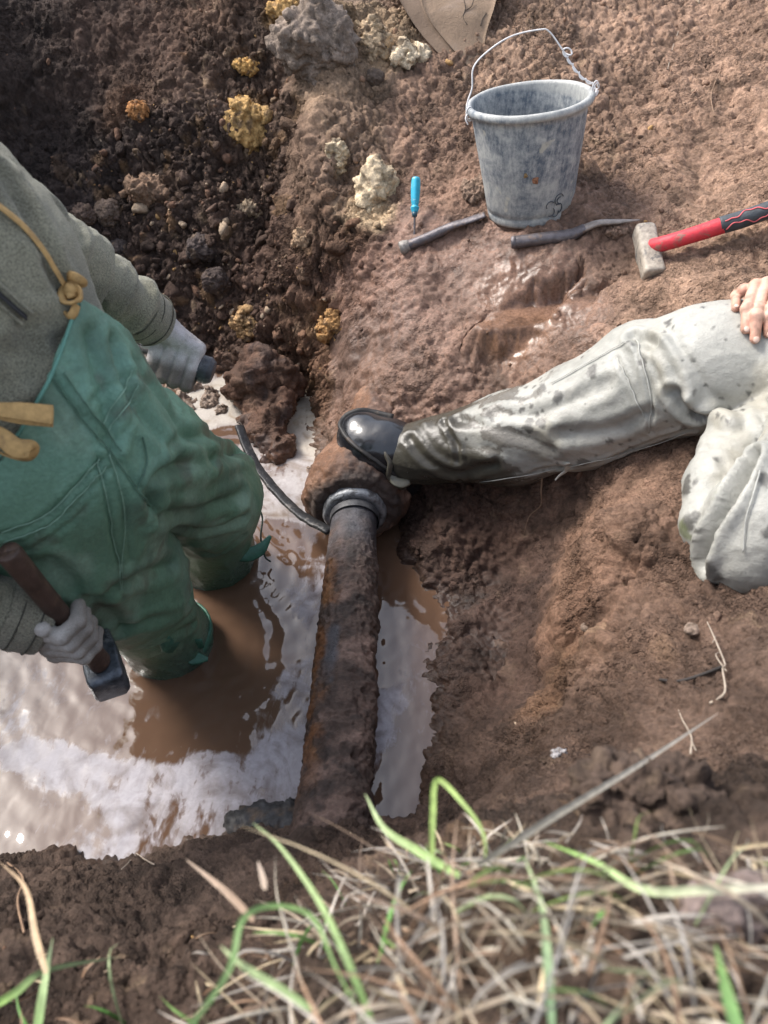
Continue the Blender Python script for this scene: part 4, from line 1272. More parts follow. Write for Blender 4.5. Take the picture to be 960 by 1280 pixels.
def cut_beyond(V, a, b, t=.0):
    ax = (b - a) / np.linalg.norm(b - a)
    return ((V - b) @ ax < t) | (np.linalg.norm(V - b, axis=1) > .12)
lo = np.minimum.reduce([hip, shR, elR, wrR, shL]) - .2; hi = np.maximum.reduce([neck, elL, wrL, hip, wrR]) + .12
V, F = surface_nets(f_jacket, lo, hi, .0066)
keep = cut_beyond(V, elL, wrL) & cut_beyond(V, elR, wrR) & ((((V - hip) @ (tax / np.linalg.norm(tax))) > .0) | (chain(V.astype(np.float32), [shR, elR, wrR], [.08, .066, .05]) < .02) | (chain(V.astype(np.float32), [elL, wrL], [.062, .046]) < .02))
V, F, used = sub_mesh(V, F, keep)
V = relax(V, F, 2); N = vnormals(V, F)
# sleeve folds: rings around each arm
def arm_folds(V, N, a, b, amp, freq, seed):
    ax = b - a; L = np.linalg.norm(ax); ax = ax / L
    s = (V - a) @ ax; rad = np.linalg.norm((V - a) - s[:, None] * ax, axis=1)
    m_ = sstep(.11, .075, rad) * sstep(-.03, .04, s) * sstep(L - .015, L - .06, s)
    ph = s * freq + 1.9 * fbm(V.astype(np.float32) * 11, 2, seed)
    return V + N * (m_ * amp * (np.sin(ph) + .5 * np.sin(2.3 * ph + 1)))[:, None]
V = arm_folds(V, N, elL, wrL, .0075, 88, 3); V = arm_folds(V, N, shL, elL, .0065, 70, 5); V = arm_folds(V, N, elR, wrR, .0065, 88, 9)
N = vnormals(V, F)
V = fabric(V, N, .0075, 7, 23); V = fabric(V, N, .0030, 15, 33)
V = creases(V, N, f_jacket, [([(0, 212), (40, 275), (62, 330), (80, 362)], .012, .012), ([(15, 440), (50, 410), (75, 420)], .014, .008), ([(5, 480), (40, 455), (70, 430)], .014, .007), ([(25, 400), (45, 430), (48, 470)], .012, .005)])
C = mix(np.tile(np.array([.215, .205, .150]), (len(V), 1)), np.array([.155, .150, .112]), sstep(-.1, .5, fbm(V.astype(np.float32) * 9, 3, 3)))
m, t, b = new_mat('olive_fleece')
v = coords(t); cN = attr(t, 'col')
fl = noise_node(t, v, 420, 3, .8)
cN = mixc(t, 1.0, cN, ramp(t, fl, [(.33, .52), (.67, 1.75)]), 'MULTIPLY')
t.links.new(cN, b.inputs['Base Color']); b.inputs['Roughness'].default_value = .95; b.inputs['Specular IOR Level'].default_value = .1
b.inputs['Sheen Weight'].default_value = .25; b.inputs['Sheen Roughness'].default_value = .5
t.links.new(bump_n(t, fl, .0022), b.inputs['Normal'])
fleece = m
jk = part('jacket', V, F, fleece, worker, True, {'col': C})
sm = jk.modifiers.new('thickness', 'SOLIDIFY'); sm.thickness = .004; sm.offset = -1
def cuff(a, b, ra, back, name='cuff'):
    ax = (b - a) / np.linalg.norm(b - a)
    pts_ = [b - ax * back, b - ax * back * .7, b - ax * .012, b - ax * .002, b + ax * .003]
    V, F = sweep(pts_, [ra * 1.03, ra * 1.07, ra * 1.03, ra * 1.0, ra * .86], None, 36, 24, cap=False)
    V = V + .003 * np.stack([fbm(V.astype(np.float32) * 22, 2, k) for k in (1, 2, 3)], 1)
    o = part(name, V, F, fleece, worker, True, {'col': np.tile([.19, .18, .135], (len(V), 1))})
    for q in (.28, .72):
        c0 = b - ax * back * q
        R_ = basis(z=ax)
        pl = [c0 + R_ @ np.array([ra * 1.075 * math.cos(k), ra * 1.075 * math.sin(k), 0]) for k in np.linspace(0, 2 * math.pi, 40)]
        V, F = sweep(pl, .0012, None, 6, cap=False)
        part('seam', V, F, flat_mat('seam_thread', (.06, .058, .045), .9), worker)
    return o
cuff(elL, wrL, .0475, .055); cuff(elR, wrR, .0480, .06)

def f_body(p):
    d = ellipsoid(p, head, (.098, .078, .118))
    d = smin(d, ellipsoid(p, head + np.array([.03, 0, -.07]), (.062, .058, .065)), .03)
    d = smin(d, ellipsoid(p, head + np.array([.103, 0, -.02]), (.018, .014, .026)), .012)
    for s_ in (-1, 1):
        d = smin(d, ellipsoid(p, head + np.array([-.01, s_ * .08, -.015]), (.022, .010, .032)), .008)
        d = np.maximum(d, -(ellipsoid(p, head + np.array([.094, s_ * .030, .006]), (.012, .016, .010))))
    d = smin(d, capsule(p, head - np.array([.02, 0, .07]), neck - np.array([0, 0, .05]), .055, .062), .03)
    d = smin(d, capsule(p, neck - np.array([0, 0, .08]), hip, .11, .12), .06)
    d = smin(d, chain(p, [shL, elL, wrL], [.055, .042, .030], .02), .03)
    d = smin(d, chain(p, [shR, elR, wrR], [.055, .042, .030], .02), .03)
    d = smin(d, chain(p, [low, hipL, kneeL, ankL, botL], [.09, .075, .055, .042, .04], .03), .04)
    return smin(d, chain(p, [low, hipR, kneeR, ankR, botR], [.09, .075, .055, .042, .04], .03), .04)
skin_mat = attr_mat('skin', rough=.5, var=.10, vscale=90, bumps=((260, .0006),), spec=.4)
V, F = surface_nets(f_body, np.minimum.reduce([shR, elR, botR, hip, wrR]) - .14, np.maximum.reduce([head, elL, wrL, kneeL, botL]) + .15, .009)
part('body', V, F, skin_mat, worker, True, {'col': np.tile([.52, .30, .21], (len(V), 1))})
def f_cap(p):
    return np.maximum(ellipsoid(p, head + np.array([-.006, 0, .012]), (.108, .090, .122)), (head[2] + .015) - p[:, 2] + .25 * (p[:, 0] - head[0]))
V, F = surface_nets(f_cap, head - .16, head + .17, .007); part('knitted_cap', V, F, flat_mat('dark_knit', (.05, .05, .055), .95, .4, 200), worker)

def mesh_hit(o, px, py, off):
    r = Vector(ray(px, py)).normalized(); L0_ = Vector(C0) - o.parent.location
    ok, loc, nrm, _ = o.ray_cast(L0_, r)
    if not ok: return None
    return np.array(loc + o.parent.location) + np.array(nrm) * off
def seam_tubes(o, lines, rad, mat_, parent, name='seam', th=.6):
    for ln in lines:
        q = catmull(np.array([(x, y, 0) for x, y in ln], float), 10 * len(ln))
        hit = [h_ for h_ in (mesh_hit(o, a[0], a[1], .0036) for a in q) if h_ is not None]
        hit = [h_ for k, h_ in enumerate(hit) if k == 0 or np.linalg.norm(h_ - hit[k - 1]) < .06]
        if len(hit) < 4: continue
        hit = np.array(hit); hit[1:-1] = (hit[:-2] + hit[1:-1] * 2 + hit[2:]) / 4
        V, F = sweep(hit, rad, rad * th, 6)
        part(name, V, F, mat_, parent)
seam_green = flat_mat('wader_seam', (.075, .150, .105), .6, .3, 80)
seam_pale = flat_mat('wader_welt', (.20, .32, .24), .6, .3, 80)
seam_tubes(wd_o, [[(64, 474), (100, 522), (145, 577), (168, 610), (188, 634)], [(78, 466), (112, 512), (152, 565)], [(170, 612), (181, 580), (176, 545)]], .0016, seam_green, worker)
seam_tubes(wd_o, [[(2, 664), (55, 642), (97, 601), (122, 573)], [(4, 678), (60, 655), (105, 612), (131, 584)], [(121, 572), (134, 640), (145, 690), (149, 738)], [(136, 568), (153, 640), (150, 738)], [(126, 530), (152, 490), (164, 462)], [(133, 540), (160, 502), (172, 478)]], .0011, seam_pale, worker)

# straps tied at the bib corner
strap_mat = flat_mat('tan_webbing', (.42, .265, .105), .75, .22, 120, ((260, .0008),), .3, second=((.27, .17, .075), 40, .55, .12))
def on(f, px, py, off): 
    q = sdf_hit(f, px, py); return q + (C0 - q) / np.linalg.norm(C0 - q) * off
sp = [on(f_jacket, *q, .012) for q in [(-70, 215), (-30, 235), (0, 258), (30, 283), (54, 312), (68, 335), (80, 355)]]
V, F = ribbon(sp, .0125, n=60); part('shoulder_strap', V, F, strap_mat, worker)
kc = on(f_jacket, 90, 364, .020)
er, eu = np.array([1.0, 0, 0]), np.array([0, .6, .8])
mb = MB()
for k, (cx, cy, rx, ry, a0_, a1_) in enumerate([(.004, .010, .010, .012, -.6, 4.6), (-.002, -.012, .009, .013, .9, 6.2), (.003, .0, .013, .006, -1.0, 5.6)]):
    pth = [kc + er * (cx + rx * math.cos(a)) + eu * (cy + ry * math.sin(a)) - np.array([0, .010 * math.sin(a * 1.3 + k) + .004 * k, 0]) for a in np.linspace(a0_, a1_, 22)]
    V, F = sweep(pth, .0058, .0024, 8, 60); mb.add(V, F)
V, F = surface_nets(lambda p: ellipsoid(p, kc, (.011, .010, .010)) - .002 * fbm(p * 90, 2, 3), kc - .02, kc + .02, .002); mb.add(V, F)
V, F, _ = mb.get(); part('strap_knot', V, F, strap_mat, worker)
mb = MB()
q0 = on(f_wader, -15, 528, .03)
e = lambda px, py, o_: on(f_wader, px, py, o_)
V, F = sweep([e(-40, 508, .02), e(0, 512, .03), e(25, 514, .04), e(66, 519, .045)], [.007, .009, .011, .0125], [.0015] * 4, 8, 40, up=(0, -.6, .8), square=.5); mb.add(V, F)
V, F = sweep([e(66, 519, .045) + (0, 0, -.003), e(25, 520, .032), e(-10, 516, .02)], [.0125, .010, .006], [.0015] * 3, 8, 30, up=(0, -.6, .8), square=.5); mb.add(V, F)
V, F = sweep([e(-30, 530, .02), e(0, 545, .04), e(20, 560, .05), e(39, 562, .05), e(33, 573, .046), e(15, 572, .036), e(-20, 556, .02)], [.008, .0105, .012, .011, .011, .0105, .008], [.0015] * 7, 8, 60, up=(.2, -.7, .7), square=.5); mb.add(V, F)
V, F, _ = mb.get(); part('strap_end', V, F, strap_mat, worker)
# zip pocket on the chest
zp = [on(f_jacket, *q, .008) for q in [(-25, 345), (0, 368), (18, 384), (33, 397)]]
V, F = sweep(zp, .0055, .0015, 8, 30); part('pocket_zip', V, F, flat_mat('black_zip', (.02, .02, .022), .7, .3, 200), worker)
mb = MB()
for o_ in (-1, 1):
    V, F = sweep([on(f_jacket, x + 6 * o_, y - 7 * o_, .008) for x, y in [(-25, 345), (0, 368), (18, 384), (35, 399)]], .0022, .0022, 6, 30); mb.add(V, F)
V, F, _ = mb.get(); part('pocket_welt', V, F, fleece, worker, True, {'col': np.tile([.22, .21, .155], (len(V), 1))})

# ankle straps and laces
gstrap = flat_mat('green_strap', (.035, .125, .085), .5, .3, 60, ((120, .001),), .45, second=((.075, .19, .145), 40, .55, .12))
def ankle_band(c, r, z, rx=1.06):
    pts_ = [np.array([c[0] + r * rx * math.cos(a), c[1] + r * rx * math.sin(a), z + .012 * math.sin(a + 1)]) for a in np.linspace(0, 2 * math.pi, 30)]
    V, F = sweep(pts_, .0035, .014, 8, cap=False, square=.5); return V, F
V, F = ankle_band(botR * .35 + ankR * .65, .083, .022); part('ankle_strap', V, F, gstrap, worker)
V, F = ankle_band(botL * .35 + ankL * .65, .083, .030); part('ankle_strap', V, F, gstrap, worker)
V, F = sweep([on(f_wader, 205, 800, .010), on(f_wader, 214, 808, .014), P(234, 806, 1.545), P(254, 804, 1.55)], [.012, .017, .0165, .0155], [.003] * 4, 8, 30, up=(.5, -.7, .4), square=.5); part('strap_flap', V, F, gstrap, worker)
V, F = sweep([P(226, 818, 1.555), P(242, 822, 1.56), P(260, 824, 1.565)], [.006, .017, .004], [.003] * 3, 8, 24, up=(0, -.4, .9)); part('strap_flap', V, F, gstrap, worker)
V, F = sweep([P(298, 694, 1.70), P(312, 693, 1.71), P(326, 686, 1.72), P(338, 670, 1.73)], [.014, .016, .014, .004], [.0025] * 4, 8, 30, up=(.2, -.7, .6), square=.4); part('strap_flap', V, F, gstrap, worker)
V, F = sweep([PZ(309, 640, .12), PZ(322, 636, .12), PZ(328, 648, .10), PZ(326, 672, .07), PZ(331, 695, .03), PZ(338, 702, .01)], .0022, None, 6, 50); part('lace', V, F, flat_mat('dark_lace', (.06, .075, .06), .8), worker)

# gloved fists
def fist(tool_a, tool_b, c, wrist, e1, rg, order, span, seed, ang=(-15, 55, 120, 180), big=1.0, reach=.017):
    """tapering fingers closed round a handle; order = direction of the little finger along the handle"""
    g = (tool_b - tool_a); g /= np.linalg.norm(g)
    e1 = e1 - np.dot(e1, g) * g; e1 /= np.linalg.norm(e1)
    e2 = np.cross(g, e1) * order
    js = []
    for j in range(4):
        off = g * ((j - 1.5) * span)
        L_ = (1.0, 1.05, 1.0, .86)[j]
        pos = lambda a, r: c + off + r * (math.cos(math.radians(a)) * e1 + math.sin(math.radians(a)) * e2)
        js.append([pos(ang[0], rg + .021), pos(ang[1] + 3 * j, (rg + reach) * L_ ** .3), pos(ang[2] * L_ ** .4, rg + .011), pos(ang[3] * L_ ** .6, rg + .009)])
    def f(p):
        d = None
        for j in range(4):
            fr_ = (.0118, .0122, .0118, .0104)[j] * big
            e_ = chain(p, js[j], [fr_ * 1.08, fr_ * 1.02, fr_ * .95, fr_ * .80], .004)
            d = e_ if d is None else smin(d, e_, .0015)
        pm = None
        for j in range(4):
            e_ = capsule(p, wrist, js[j][0], .021 * big, .0135 * big); pm = e_ if pm is None else smin(pm, e_, .014)
        d = smin(d, pm, .008)
        th = chain(p, [wrist * .6 + js[0][0] * .4 - e2 * .012, c - g * span * 2.0 * 1 + e1 * (rg + .010) - e2 * .018, c - g * span * 2.4 + e1 * .004 - e2 * -.004 + e1 * (rg + .012)], [.015, .0125, .0105], .006)
        d = smin(d, th, .005)
        return d
    allp = np.array([q for j in js for q in j] + [wrist])
    V, F = surface_nets(f, allp.min(0) - .045, allp.max(0) + .045, .0022)
    N = vnormals(V, F)
    V = fabric(V, N, .0016, 45, seed); N = vnormals(V, F)
    V = V + N * (.0005 * fbm(V.astype(np.float32) * 260, 2, seed))[:, None]
    ang_f = np.arctan2((V - c) @ e2, (V - c) @ e1)
    return V, F, ang_f, g, e1, e2
m, t, b = new_mat('knitted_glove')
v = coords(t); cN = attr(t, 'col'); fl = noise_node(t, v, 520, 3, .7)
cN = mixc(t, 1.0, cN, ramp(t, fl, [(.3, .74), (.7, 1.14)]), 'MULTIPLY')
t.links.new(cN, b.inputs['Base Color']); b.inputs['Roughness'].default_value = .93; b.inputs['Specular IOR Level'].default_value = .1
t.links.new(bump_n(t, fl, .0016), b.inputs['Normal'])
glove_mat = m
# far hand on a hand chisel
ta, tb = P(152, 421, 1.50), P(261, 461, 1.52)
gc = P(221, 449, 1.515)
V, F, af, g_, e1_, e2_ = fist(ta, tb, gc, wrL + (wrL - elL) / np.linalg.norm(wrL - elL) * .012, np.array([.05, -.62, .9]), .020, 1, .0240, 3, (-35, 72, 122, 172), big=1.10, reach=.030)
q = V.astype(np.float32)
C = mix(np.tile([.62, .595, .60], (len(V), 1)), np.array([.40, .37, .35]), sstep(.0, .5, fbm(q * 30, 3, 3)) * .6)
fingers_m = sstep(.35, .95, np.abs(af)) * sstep(.11, .085, np.linalg.norm(V - gc, axis=1))
C = mix(C, np.array([.17, .15, .135]), np.clip(fingers_m * (1.0 + .3 * fbm(q * 40, 2, 5)), 0, 1))
C = mix(C, np.array([.03, .028, .028]), sstep(2.0, 2.5, np.abs(af)) * sstep(.10, .08, np.linalg.norm(V - gc, axis=1)) * .9)
gl = part('glove', V, F, glove_mat, worker, True, {'col': C})
gl['label'] = 'white knitted glove with dirty fingers closed on a black grip'
mb = MB()
for i in range(4):
    for j in range(3):
        c0 = on(lambda p: capsule(p, gc, gc + .001, .047, .047), 198 + i * 4.6 + j * 2, 440 + i * 5.2 - j * 4.5, -.004)
        V, F = box(c0, (.0035, .003, .0035), None, .001); mb.add(V, F)
hc = thing('hand_chisel', gc, 'hand tool with a round black rubber grip held in the white glove', 'chisel')
gv_ = (tb - ta) / np.linalg.norm(tb - ta)
V, F = sweep([gc - gv_ * .040, gc - gv_ * .03, gc + gv_ * .030, gc + gv_ * .048, gc + gv_ * .064, gc + gv_ * .074], [.015, .0185, .0200, .0270, .0280, .021], None, 26, 40)
V += .0008 * fbm(V.astype(np.float32) * 60, 2, 3)[:, None]
part('rubber_grip', V, F, flat_mat('black_rubber_grip', (.040, .047, .058), .45, .5, 60, ((110, .002),), .5, second=((.12, .12, .13), 45, .56, .1)), hc)
V, F = sweep([gc - gv_ * .115, gc - gv_ * .10, gc - gv_ * .06, gc - gv_ * .035], [.015, .017, .013, .011], [.004, .006, .008, .009], 14, 24, up=(0, -.5, .8), square=.4)
part('flat_blade', V, F, flat_mat('dark_steel', (.10, .095, .095), .45, .4, 70, ((140, .001),), .5, .4), hc)

# near hand on the hammer handle
ha, hb = P(10, 690, .985), P(132, 836, 1.225)
gR = ha + (hb - ha) * .60
V, F, af, g_, e1_, e2_ = fist(ha, hb, gR, wrR + (wrR - elR) / np.linalg.norm(wrR - elR) * .010, np.array([-.35, -.75, .75]), .0175, -1, .0215, 9, (-35, 35, 90, 150), big=1.02)
q = V.astype(np.float32)
C = mix(np.tile([.50, .475, .44], (len(V), 1)), np.array([.40, .375, .34]), sstep(-.1, .5, fbm(q * 28, 3, 13)) * .8)
C = mix(C, np.array([.19, .165, .14]), sstep(.5, 1.3, np.abs(af) + .3 * fbm(q * 30, 2, 4)) * .65 * sstep(.07, .05, np.linalg.norm(V - gR, axis=1)))
gl = part('glove', V, F, glove_mat, worker, True, {'col': C})
gl['label'] = 'grey dirty knitted glove round the wooden handle'
hm = thing('hammer', gR, 'hammer with brown wooden handle and dark steel head, held over the water', 'hammer')
gv_ = (hb - ha) / np.linalg.norm(hb - ha)
V, F = sweep([ha - gv_ * .0, ha + gv_ * .006, ha + (hb - ha) * .25, ha + (hb - ha) * .55, ha + (hb - ha) * .78, ha + (hb - ha) * .93], [.0125, .0165, .0160, .0155, .0185, .0195], [.0125, .0165, .0150, .0145, .0155, .0165], 24, 60)
wood = flat_mat('dark_wood', (.070, .042, .031), .5, .45, 22, ((90, .0018),), .45, second=((.15, .088, .056), 30, .55, .15), stretch=(1, 1, 1))
part('handle', V, F, wood, hm)
hc_ = P(121, 822, 1.235)
fx = P(137, 862, 1.22) - P(104, 792, 1.25)
hax = P(148, 828, 1.25) - P(100, 842, 1.21)
Rm = basis(x=hax, z=gv_)
toC = (C0 - hc_) / np.linalg.norm(C0 - hc_)
Rm = basis(z=gv_, y=toC)                                  # y faces the viewer, head length across it
def head_piece(pts_, wx_, wy_):
    return sweep(pts_, wx_, wy_, 24, 20, up=Rm[:, 1], square=.65)
L0 = P(116, 799, 1.27); L1 = P(131, 848, 1.222)
V, F = sweep([P(119, 794, 1.285), P(122, 804, 1.275), P(129, 829, 1.25), P(136, 855, 1.225), P(138, 863, 1.218)], [.022, .0285, .0315, .0315, .0255], [.019, .0255, .0285, .0285, .023], 28, 36, up=Rm[:, 1], square=.80)
V += .0009 * fbm(V.astype(np.float32) * 45, 2, 3)[:, None]
part('hammer_head', V, F, flat_mat('worn_dark_steel', (.085, .098, .115), .36, .6, 55, ((120, .002),), .6, .55, second=((.24, .25, .265), 34, .54, .12)), hm)

# ------------------------------------------------------------------ seated worker in pale waders
A2 = P(512, 568, 1.775); S1 = P(640, 548, 1.69); S2 = P(735, 518, 1.61); K2 = P(800, 486, 1.54); T1 = P(880, 462, 1.44); H2 = np.array([.93, 1.20, .62])
KB = P(958, 664, 1.165); HB = P(1080, 560, 1.18); CB = P(915, 600, 1.29); AB = P(1010, 545, 1.36)
def f_pale(p):
    d = chain(p, [A2, S1, S2, K2, T1, H2], [.070, .093, .104, .106, .108, .125], .05)
    d = smin(d, ellipsoid(p, P(797, 444, 1.53), (.05, .05, .05)), .06)
    d2 = chain(p, [HB, KB, P(935, 690, 1.17)], [.125, .090, .066], .03)
    d3 = chain(p, [P(903, 702, 1.215), P(886, 655, 1.235), P(896, 605, 1.27), P(922, 562, 1.32), P(975, 535, 1.36)], [.034, .038, .046, .056, .070], .03)
    d = smin(d, smin(d2, d3, .003), .008)
    return d
def f_pale_all(p):
    d = smin(f_pale(p), capsule(p, H2, HB, .13, .12), .05)
    return smin(d, capsule(p, (H2 + HB) / 2, (H2 + HB) / 2 + np.array([.12, .02, .30]), .17, .17), .06)
seated = thing('person', (H2 + HB) / 2 - np.array([0, 0, .1]), 'person in wet pale waders sitting with one black boot on the pipe', 'person')
lo = np.minimum.reduce([A2, KB, HB, K2]) - .17; hi = np.maximum.reduce([A2, H2, HB, K2, (H2 + HB) / 2 + np.array([.12, .02, .30])]) + .2
V, F = surface_nets(f_pale_all, lo, hi, .0052)
axl = (S1 - A2) / np.linalg.norm(S1 - A2)
V, F, used = sub_mesh(V, F, ((V - A2) @ axl > -.032))
V = relax(V, F, 1); N = vnormals(V, F)
V = fabric(V, N, .0030, 6.0, 43, (.5, 1, 1)); N = vnormals(V, F)
V = fabric(V, N, .0028, 13, 53, (.5, 1, 1)); N = vnormals(V, F)
V = creases(V, N, f_pale, [
    ([(790, 420), (822, 432), (842, 462), (852, 486)], .010, .011), ([(826, 430), (846, 468), (882, 512), (915, 528)], .013, -.010), ([(842, 492), (872, 520), (960, 536)], .010, .014),
    ([(795, 424), (806, 460), (815, 500), (812, 540)], .005, .004), ([(772, 448), (788, 480), (808, 520)], .004, .003), ([(690, 585), (780, 565), (870, 535)], .006, .008), ([(600, 600), (700, 582)], .006, .005),
    ([(512, 548), (535, 575), (570, 590), (620, 582)], .010, .006), ([(530, 530), (560, 562), (610, 572)], .010, -.004), ([(555, 528), (572, 560), (575, 600)], .006, .006), ([(575, 525), (640, 540), (690, 560)], .012, .006),
    ([(620, 520), (680, 515), (760, 480)], .014, .006), ([(700, 545), (770, 535), (810, 515)], .013, .006),
    ([(946, 572), (918, 618), (894, 660), (882, 705)], .010, .026), ([(882, 560), (905, 580), (950, 575)], .008, .004)])
p = V.astype(np.float32)
al = (V - A2) @ axl
stripe = np.stack([(V - A2) @ axl * 5, (V - A2) @ np.cross(axl, [0, 0, 1]) * 22, V[:, 2] * 22], 1).astype(np.float32)
C = mix(np.tile(np.array([.335, .33, .298]), (len(V), 1)), np.array([.265, .265, .24]), sstep(-.1, .45, fbm(p * 8, 4, 3)))
C = mix(C, np.array([.29, .265, .205]), sstep(.2, .6, fbm(p * 6, 4, 7)) * .5)
wetm = (al < 2) & (np.linalg.norm(V - A2, axis=1) < .60)
soak = sstep(.03, -.03, al - .165 - .10 * sstep(.02, -.07, (V - A2) @ np.cross(np.cross(axl, [0, .4, .9]), axl)) + .035 * fbm(stripe, 4, 5)) * wetm
splash = sstep(.10, .19, fbm(stripe * 1.3, 4, 9) + .62 * (.34 - al)) * wetm * sstep(.45, .25, al)
w1, w2, wr = worley(p * 21, 7)
drops = sstep(.31, .24, w1 * (1.05 + .6 * fbm(p * 50, 2, 3)) + .16 * (wr < .72))
w1, w2, wr = worley(p * 52, 9)
drops = np.maximum(drops, sstep(.24, .17, w1 + .2 * (wr < .7) + .12 * perlin(p * 7, 4)))
wet_c = np.array([.055, .050, .039]); 
C = mix(C, np.array([.085, .082, .074]), np.clip(drops * .92, 0, 1))
C = mix(C, np.array([.14, .13, .112]), splash)
C = mix(C, wet_c, soak)
C = mix(C, np.array([.13, .15, .075]), sstep(.25, .5, fbm(p * 16, 3, 19)) * sstep(.10, .04, np.linalg.norm(V - P(868, 660, 1.2), axis=1)) * .8)
pale_mat = attr_mat('pale_wet_rubber_cloth', rough=.55, var=.09, vscale=90, bumps=((18, .004), (380, .0007)), spec=.5, rough_attr='wet')
pw = part('waders', V, F, pale_mat, seated, True, {'col': C, 'wet': np.clip(soak * .95 + splash * .7 + drops * .35 + .12, 0, 1)})
sm = pw.modifiers.new('thickness', 'SOLIDIFY'); sm.thickness = .004; sm.offset = -1

seam_p = flat_mat('pale_seam', (.36, .36, .33), .6, .2, 80)
seam_tubes(pw, [[(772, 448), (788, 482), (806, 522)], [(795, 424), (806, 462), (814, 500), (811, 540)], [(600, 602), (690, 587), (780, 566), (868, 537)], [(690, 480), (740, 452), (782, 428)], [(948, 590), (935, 640), (930, 690)]], .0013, seam_p, seated)
# boot
toe = P(452, 545, 1.80); ball = P(464, 557, 1.795); inst = P(487, 562, 1.785); heel = P(505, 590, 1.83)
gu = np.array([.0, -.40, .92])
def f_boot(p):
    d = chain(p, [toe, ball, inst, A2], [.056, .067, .064, .062], .03)
    d = smin(d, chain(p, [ball - np.array([0, 0, .02]), heel - np.array([0, 0, .015])], [.056, .050], .03), .03)
    return d
V, F = surface_nets(f_boot, np.minimum.reduce([toe, heel, A2]) - .09, np.maximum.reduce([toe, heel, A2]) + .09, .0036)
V = relax(V, F, 3); N = vnormals(V, F)
V = V + N * (.0014 * fbm(V.astype(np.float32) * 18, 2, 3))[:, None]
part('boot', V, F, flat_mat('black_rubber_boot', (.012, .013, .016), .20, .3, 30, ((40, .001),), .6, second=((.045, .035, .028), 22, .60, .14), coat=.35), seated)
rim_px = [(503, 598), (488, 589), (470, 576), (452, 563), (436, 549), (426, 533), (424, 518), (432, 509), (450, 507), (470, 511), (492, 518)]
V, F = sweep([sdf_hit(f_boot, *q) for q in rim_px], .0075, .0055, 10, 80); 
V += .0008 * fbm(V.astype(np.float32) * 50, 2, 3)[:, None]
part('boot_welt', V, F, flat_mat('black_sole', (.014, .013, .013), .6, .4, 60, second=((.08, .06, .045), 40, .57, .1)), seated)
# gathered hem, tab and tie of the wet trouser leg
hc2 = A2 - axl * .030; Rr2 = basis(z=axl)
hemp = [hc2 + Rr2 @ np.array([.070 * math.cos(a), .070 * math.sin(a), .004 * math.sin(5 * a) + .003 * math.sin(9 * a + 1)]) * np.array([1, 1, 1]) for a in np.linspace(0, 2 * math.pi, 60)]
V, F = sweep(hemp, .0055, .0075, 8, cap=False); V += .0035 * np.stack([fbm(V.astype(np.float32) * 45, 3, k) for k in (1, 2, 3)], 1)
part('gathered_hem', V, F, flat_mat('wet_hem', (.075, .068, .054), .3, .4, 80), seated)
V, F = sweep([P(489, 588, 1.74), P(493, 600, 1.735), P(502, 604, 1.735), P(512, 602, 1.74)], [.004, .011, .012, .008], [.0025] * 4, 8, 24, up=(0, -.5, .8)); part('hem_flap', V, F, flat_mat('wet_flap', (.12, .115, .09), .3, .3, 60), seated)
V, F = sweep([P(672, 490, 1.66), P(682, 482, 1.655), P(694, 474, 1.65)], [.009, .0105, .008], [.002] * 3, 8, 20, up=(.3, -.5, .8), square=.5); part('tab', V, F, flat_mat('pale_tab', (.55, .555, .53), .5, .1), seated)
V, F = sweep([sdf_hit(f_pale, 712, 578), P(708, 588, 1.60), P(700, 594, 1.60), P(694, 600, 1.605)], [.010, .006, .004, .0015], [.002] * 4, 8, 24, up=(0, -.5, .8)); part('tie_end', V, F, flat_mat('pale_tie', (.46, .45, .40), .6, .2), seated)

# bare hand on the thigh
def on_thigh(px, py, off):
    q = sdf_hit(f_pale, px, py); return q + np.array([-.05, -.45, .89]) * off
fing = [
    [(951, 343, .030), (923, 356, .030), (917, 374, .014), (918, 388, .006)],
    [(960, 350, .036), (934, 364, .040), (928, 395, .020), (930, 415, .008)],
    [(970, 356, .038), (946, 372, .042), (939, 404, .022), (941, 427, .009)],
    [(983, 362, .036), (961, 380, .040), (956, 404, .020), (958, 420, .008)]]
fj = [[on_thigh(*q) for q in fg] for fg in fing]
wr2 = on_thigh(1012, 318, .060); el2 = wr2 + np.array([.16, .06, .17])
sh2 = (H2 + HB) / 2 + np.array([.20, .18, .62])
thb = [wr2 + np.array([-.01, -.035, -.01]), on_thigh(1002, 392, .030), on_thigh(990, 414, .016)]
def f_hand(p):
    d = None
    for j, fg in enumerate(fj):
        r_ = (.0088, .0100, .0106, .0102)[j]
        e_ = chain(p, fg, [r_ * 1.12, r_ * 1.06, r_ * .98, r_ * .82], .004)
        for q in fg[1:3]: e_ = smin(e_, ellipsoid(p, q, (r_ * 1.1,) * 3), .004)
        d = e_ if d is None else smin(d, e_, .0025)
    pm = None
    for fg in fj:
        e_ = capsule(p, wr2, fg[0], .022, .0125); pm = e_ if pm is None else smin(pm, e_, .014)
    d = smin(d, pm, .008)
    d = smin(d, chain(p, thb, [.015, .012, .010], .005), .008)
    return smin(d, capsule(p, wr2, el2, .026, .040), .02)
allp = np.array([q for fg in fj for q in fg] + [wr2, thb[2]])
V, F = surface_nets(f_hand, allp.min(0) - .03, np.maximum(allp.max(0) + .03, wr2 + .06), .0020)
N = vnormals(V, F); q = V.astype(np.float32)
V = V + N * (.0005 * fbm(q * 90, 3, 3))[:, None]
C = np.tile(np.array([.56, .36, .275]), (len(V), 1))
tips = np.min([np.linalg.norm(V - fg[3], axis=1) for fg in fj] + [np.linalg.norm(V - fg[1], axis=1) * 1.6 for fg in fj], axis=0)
C = mix(C, np.array([.50, .235, .165]), sstep(.045, .005, tips) * .7)
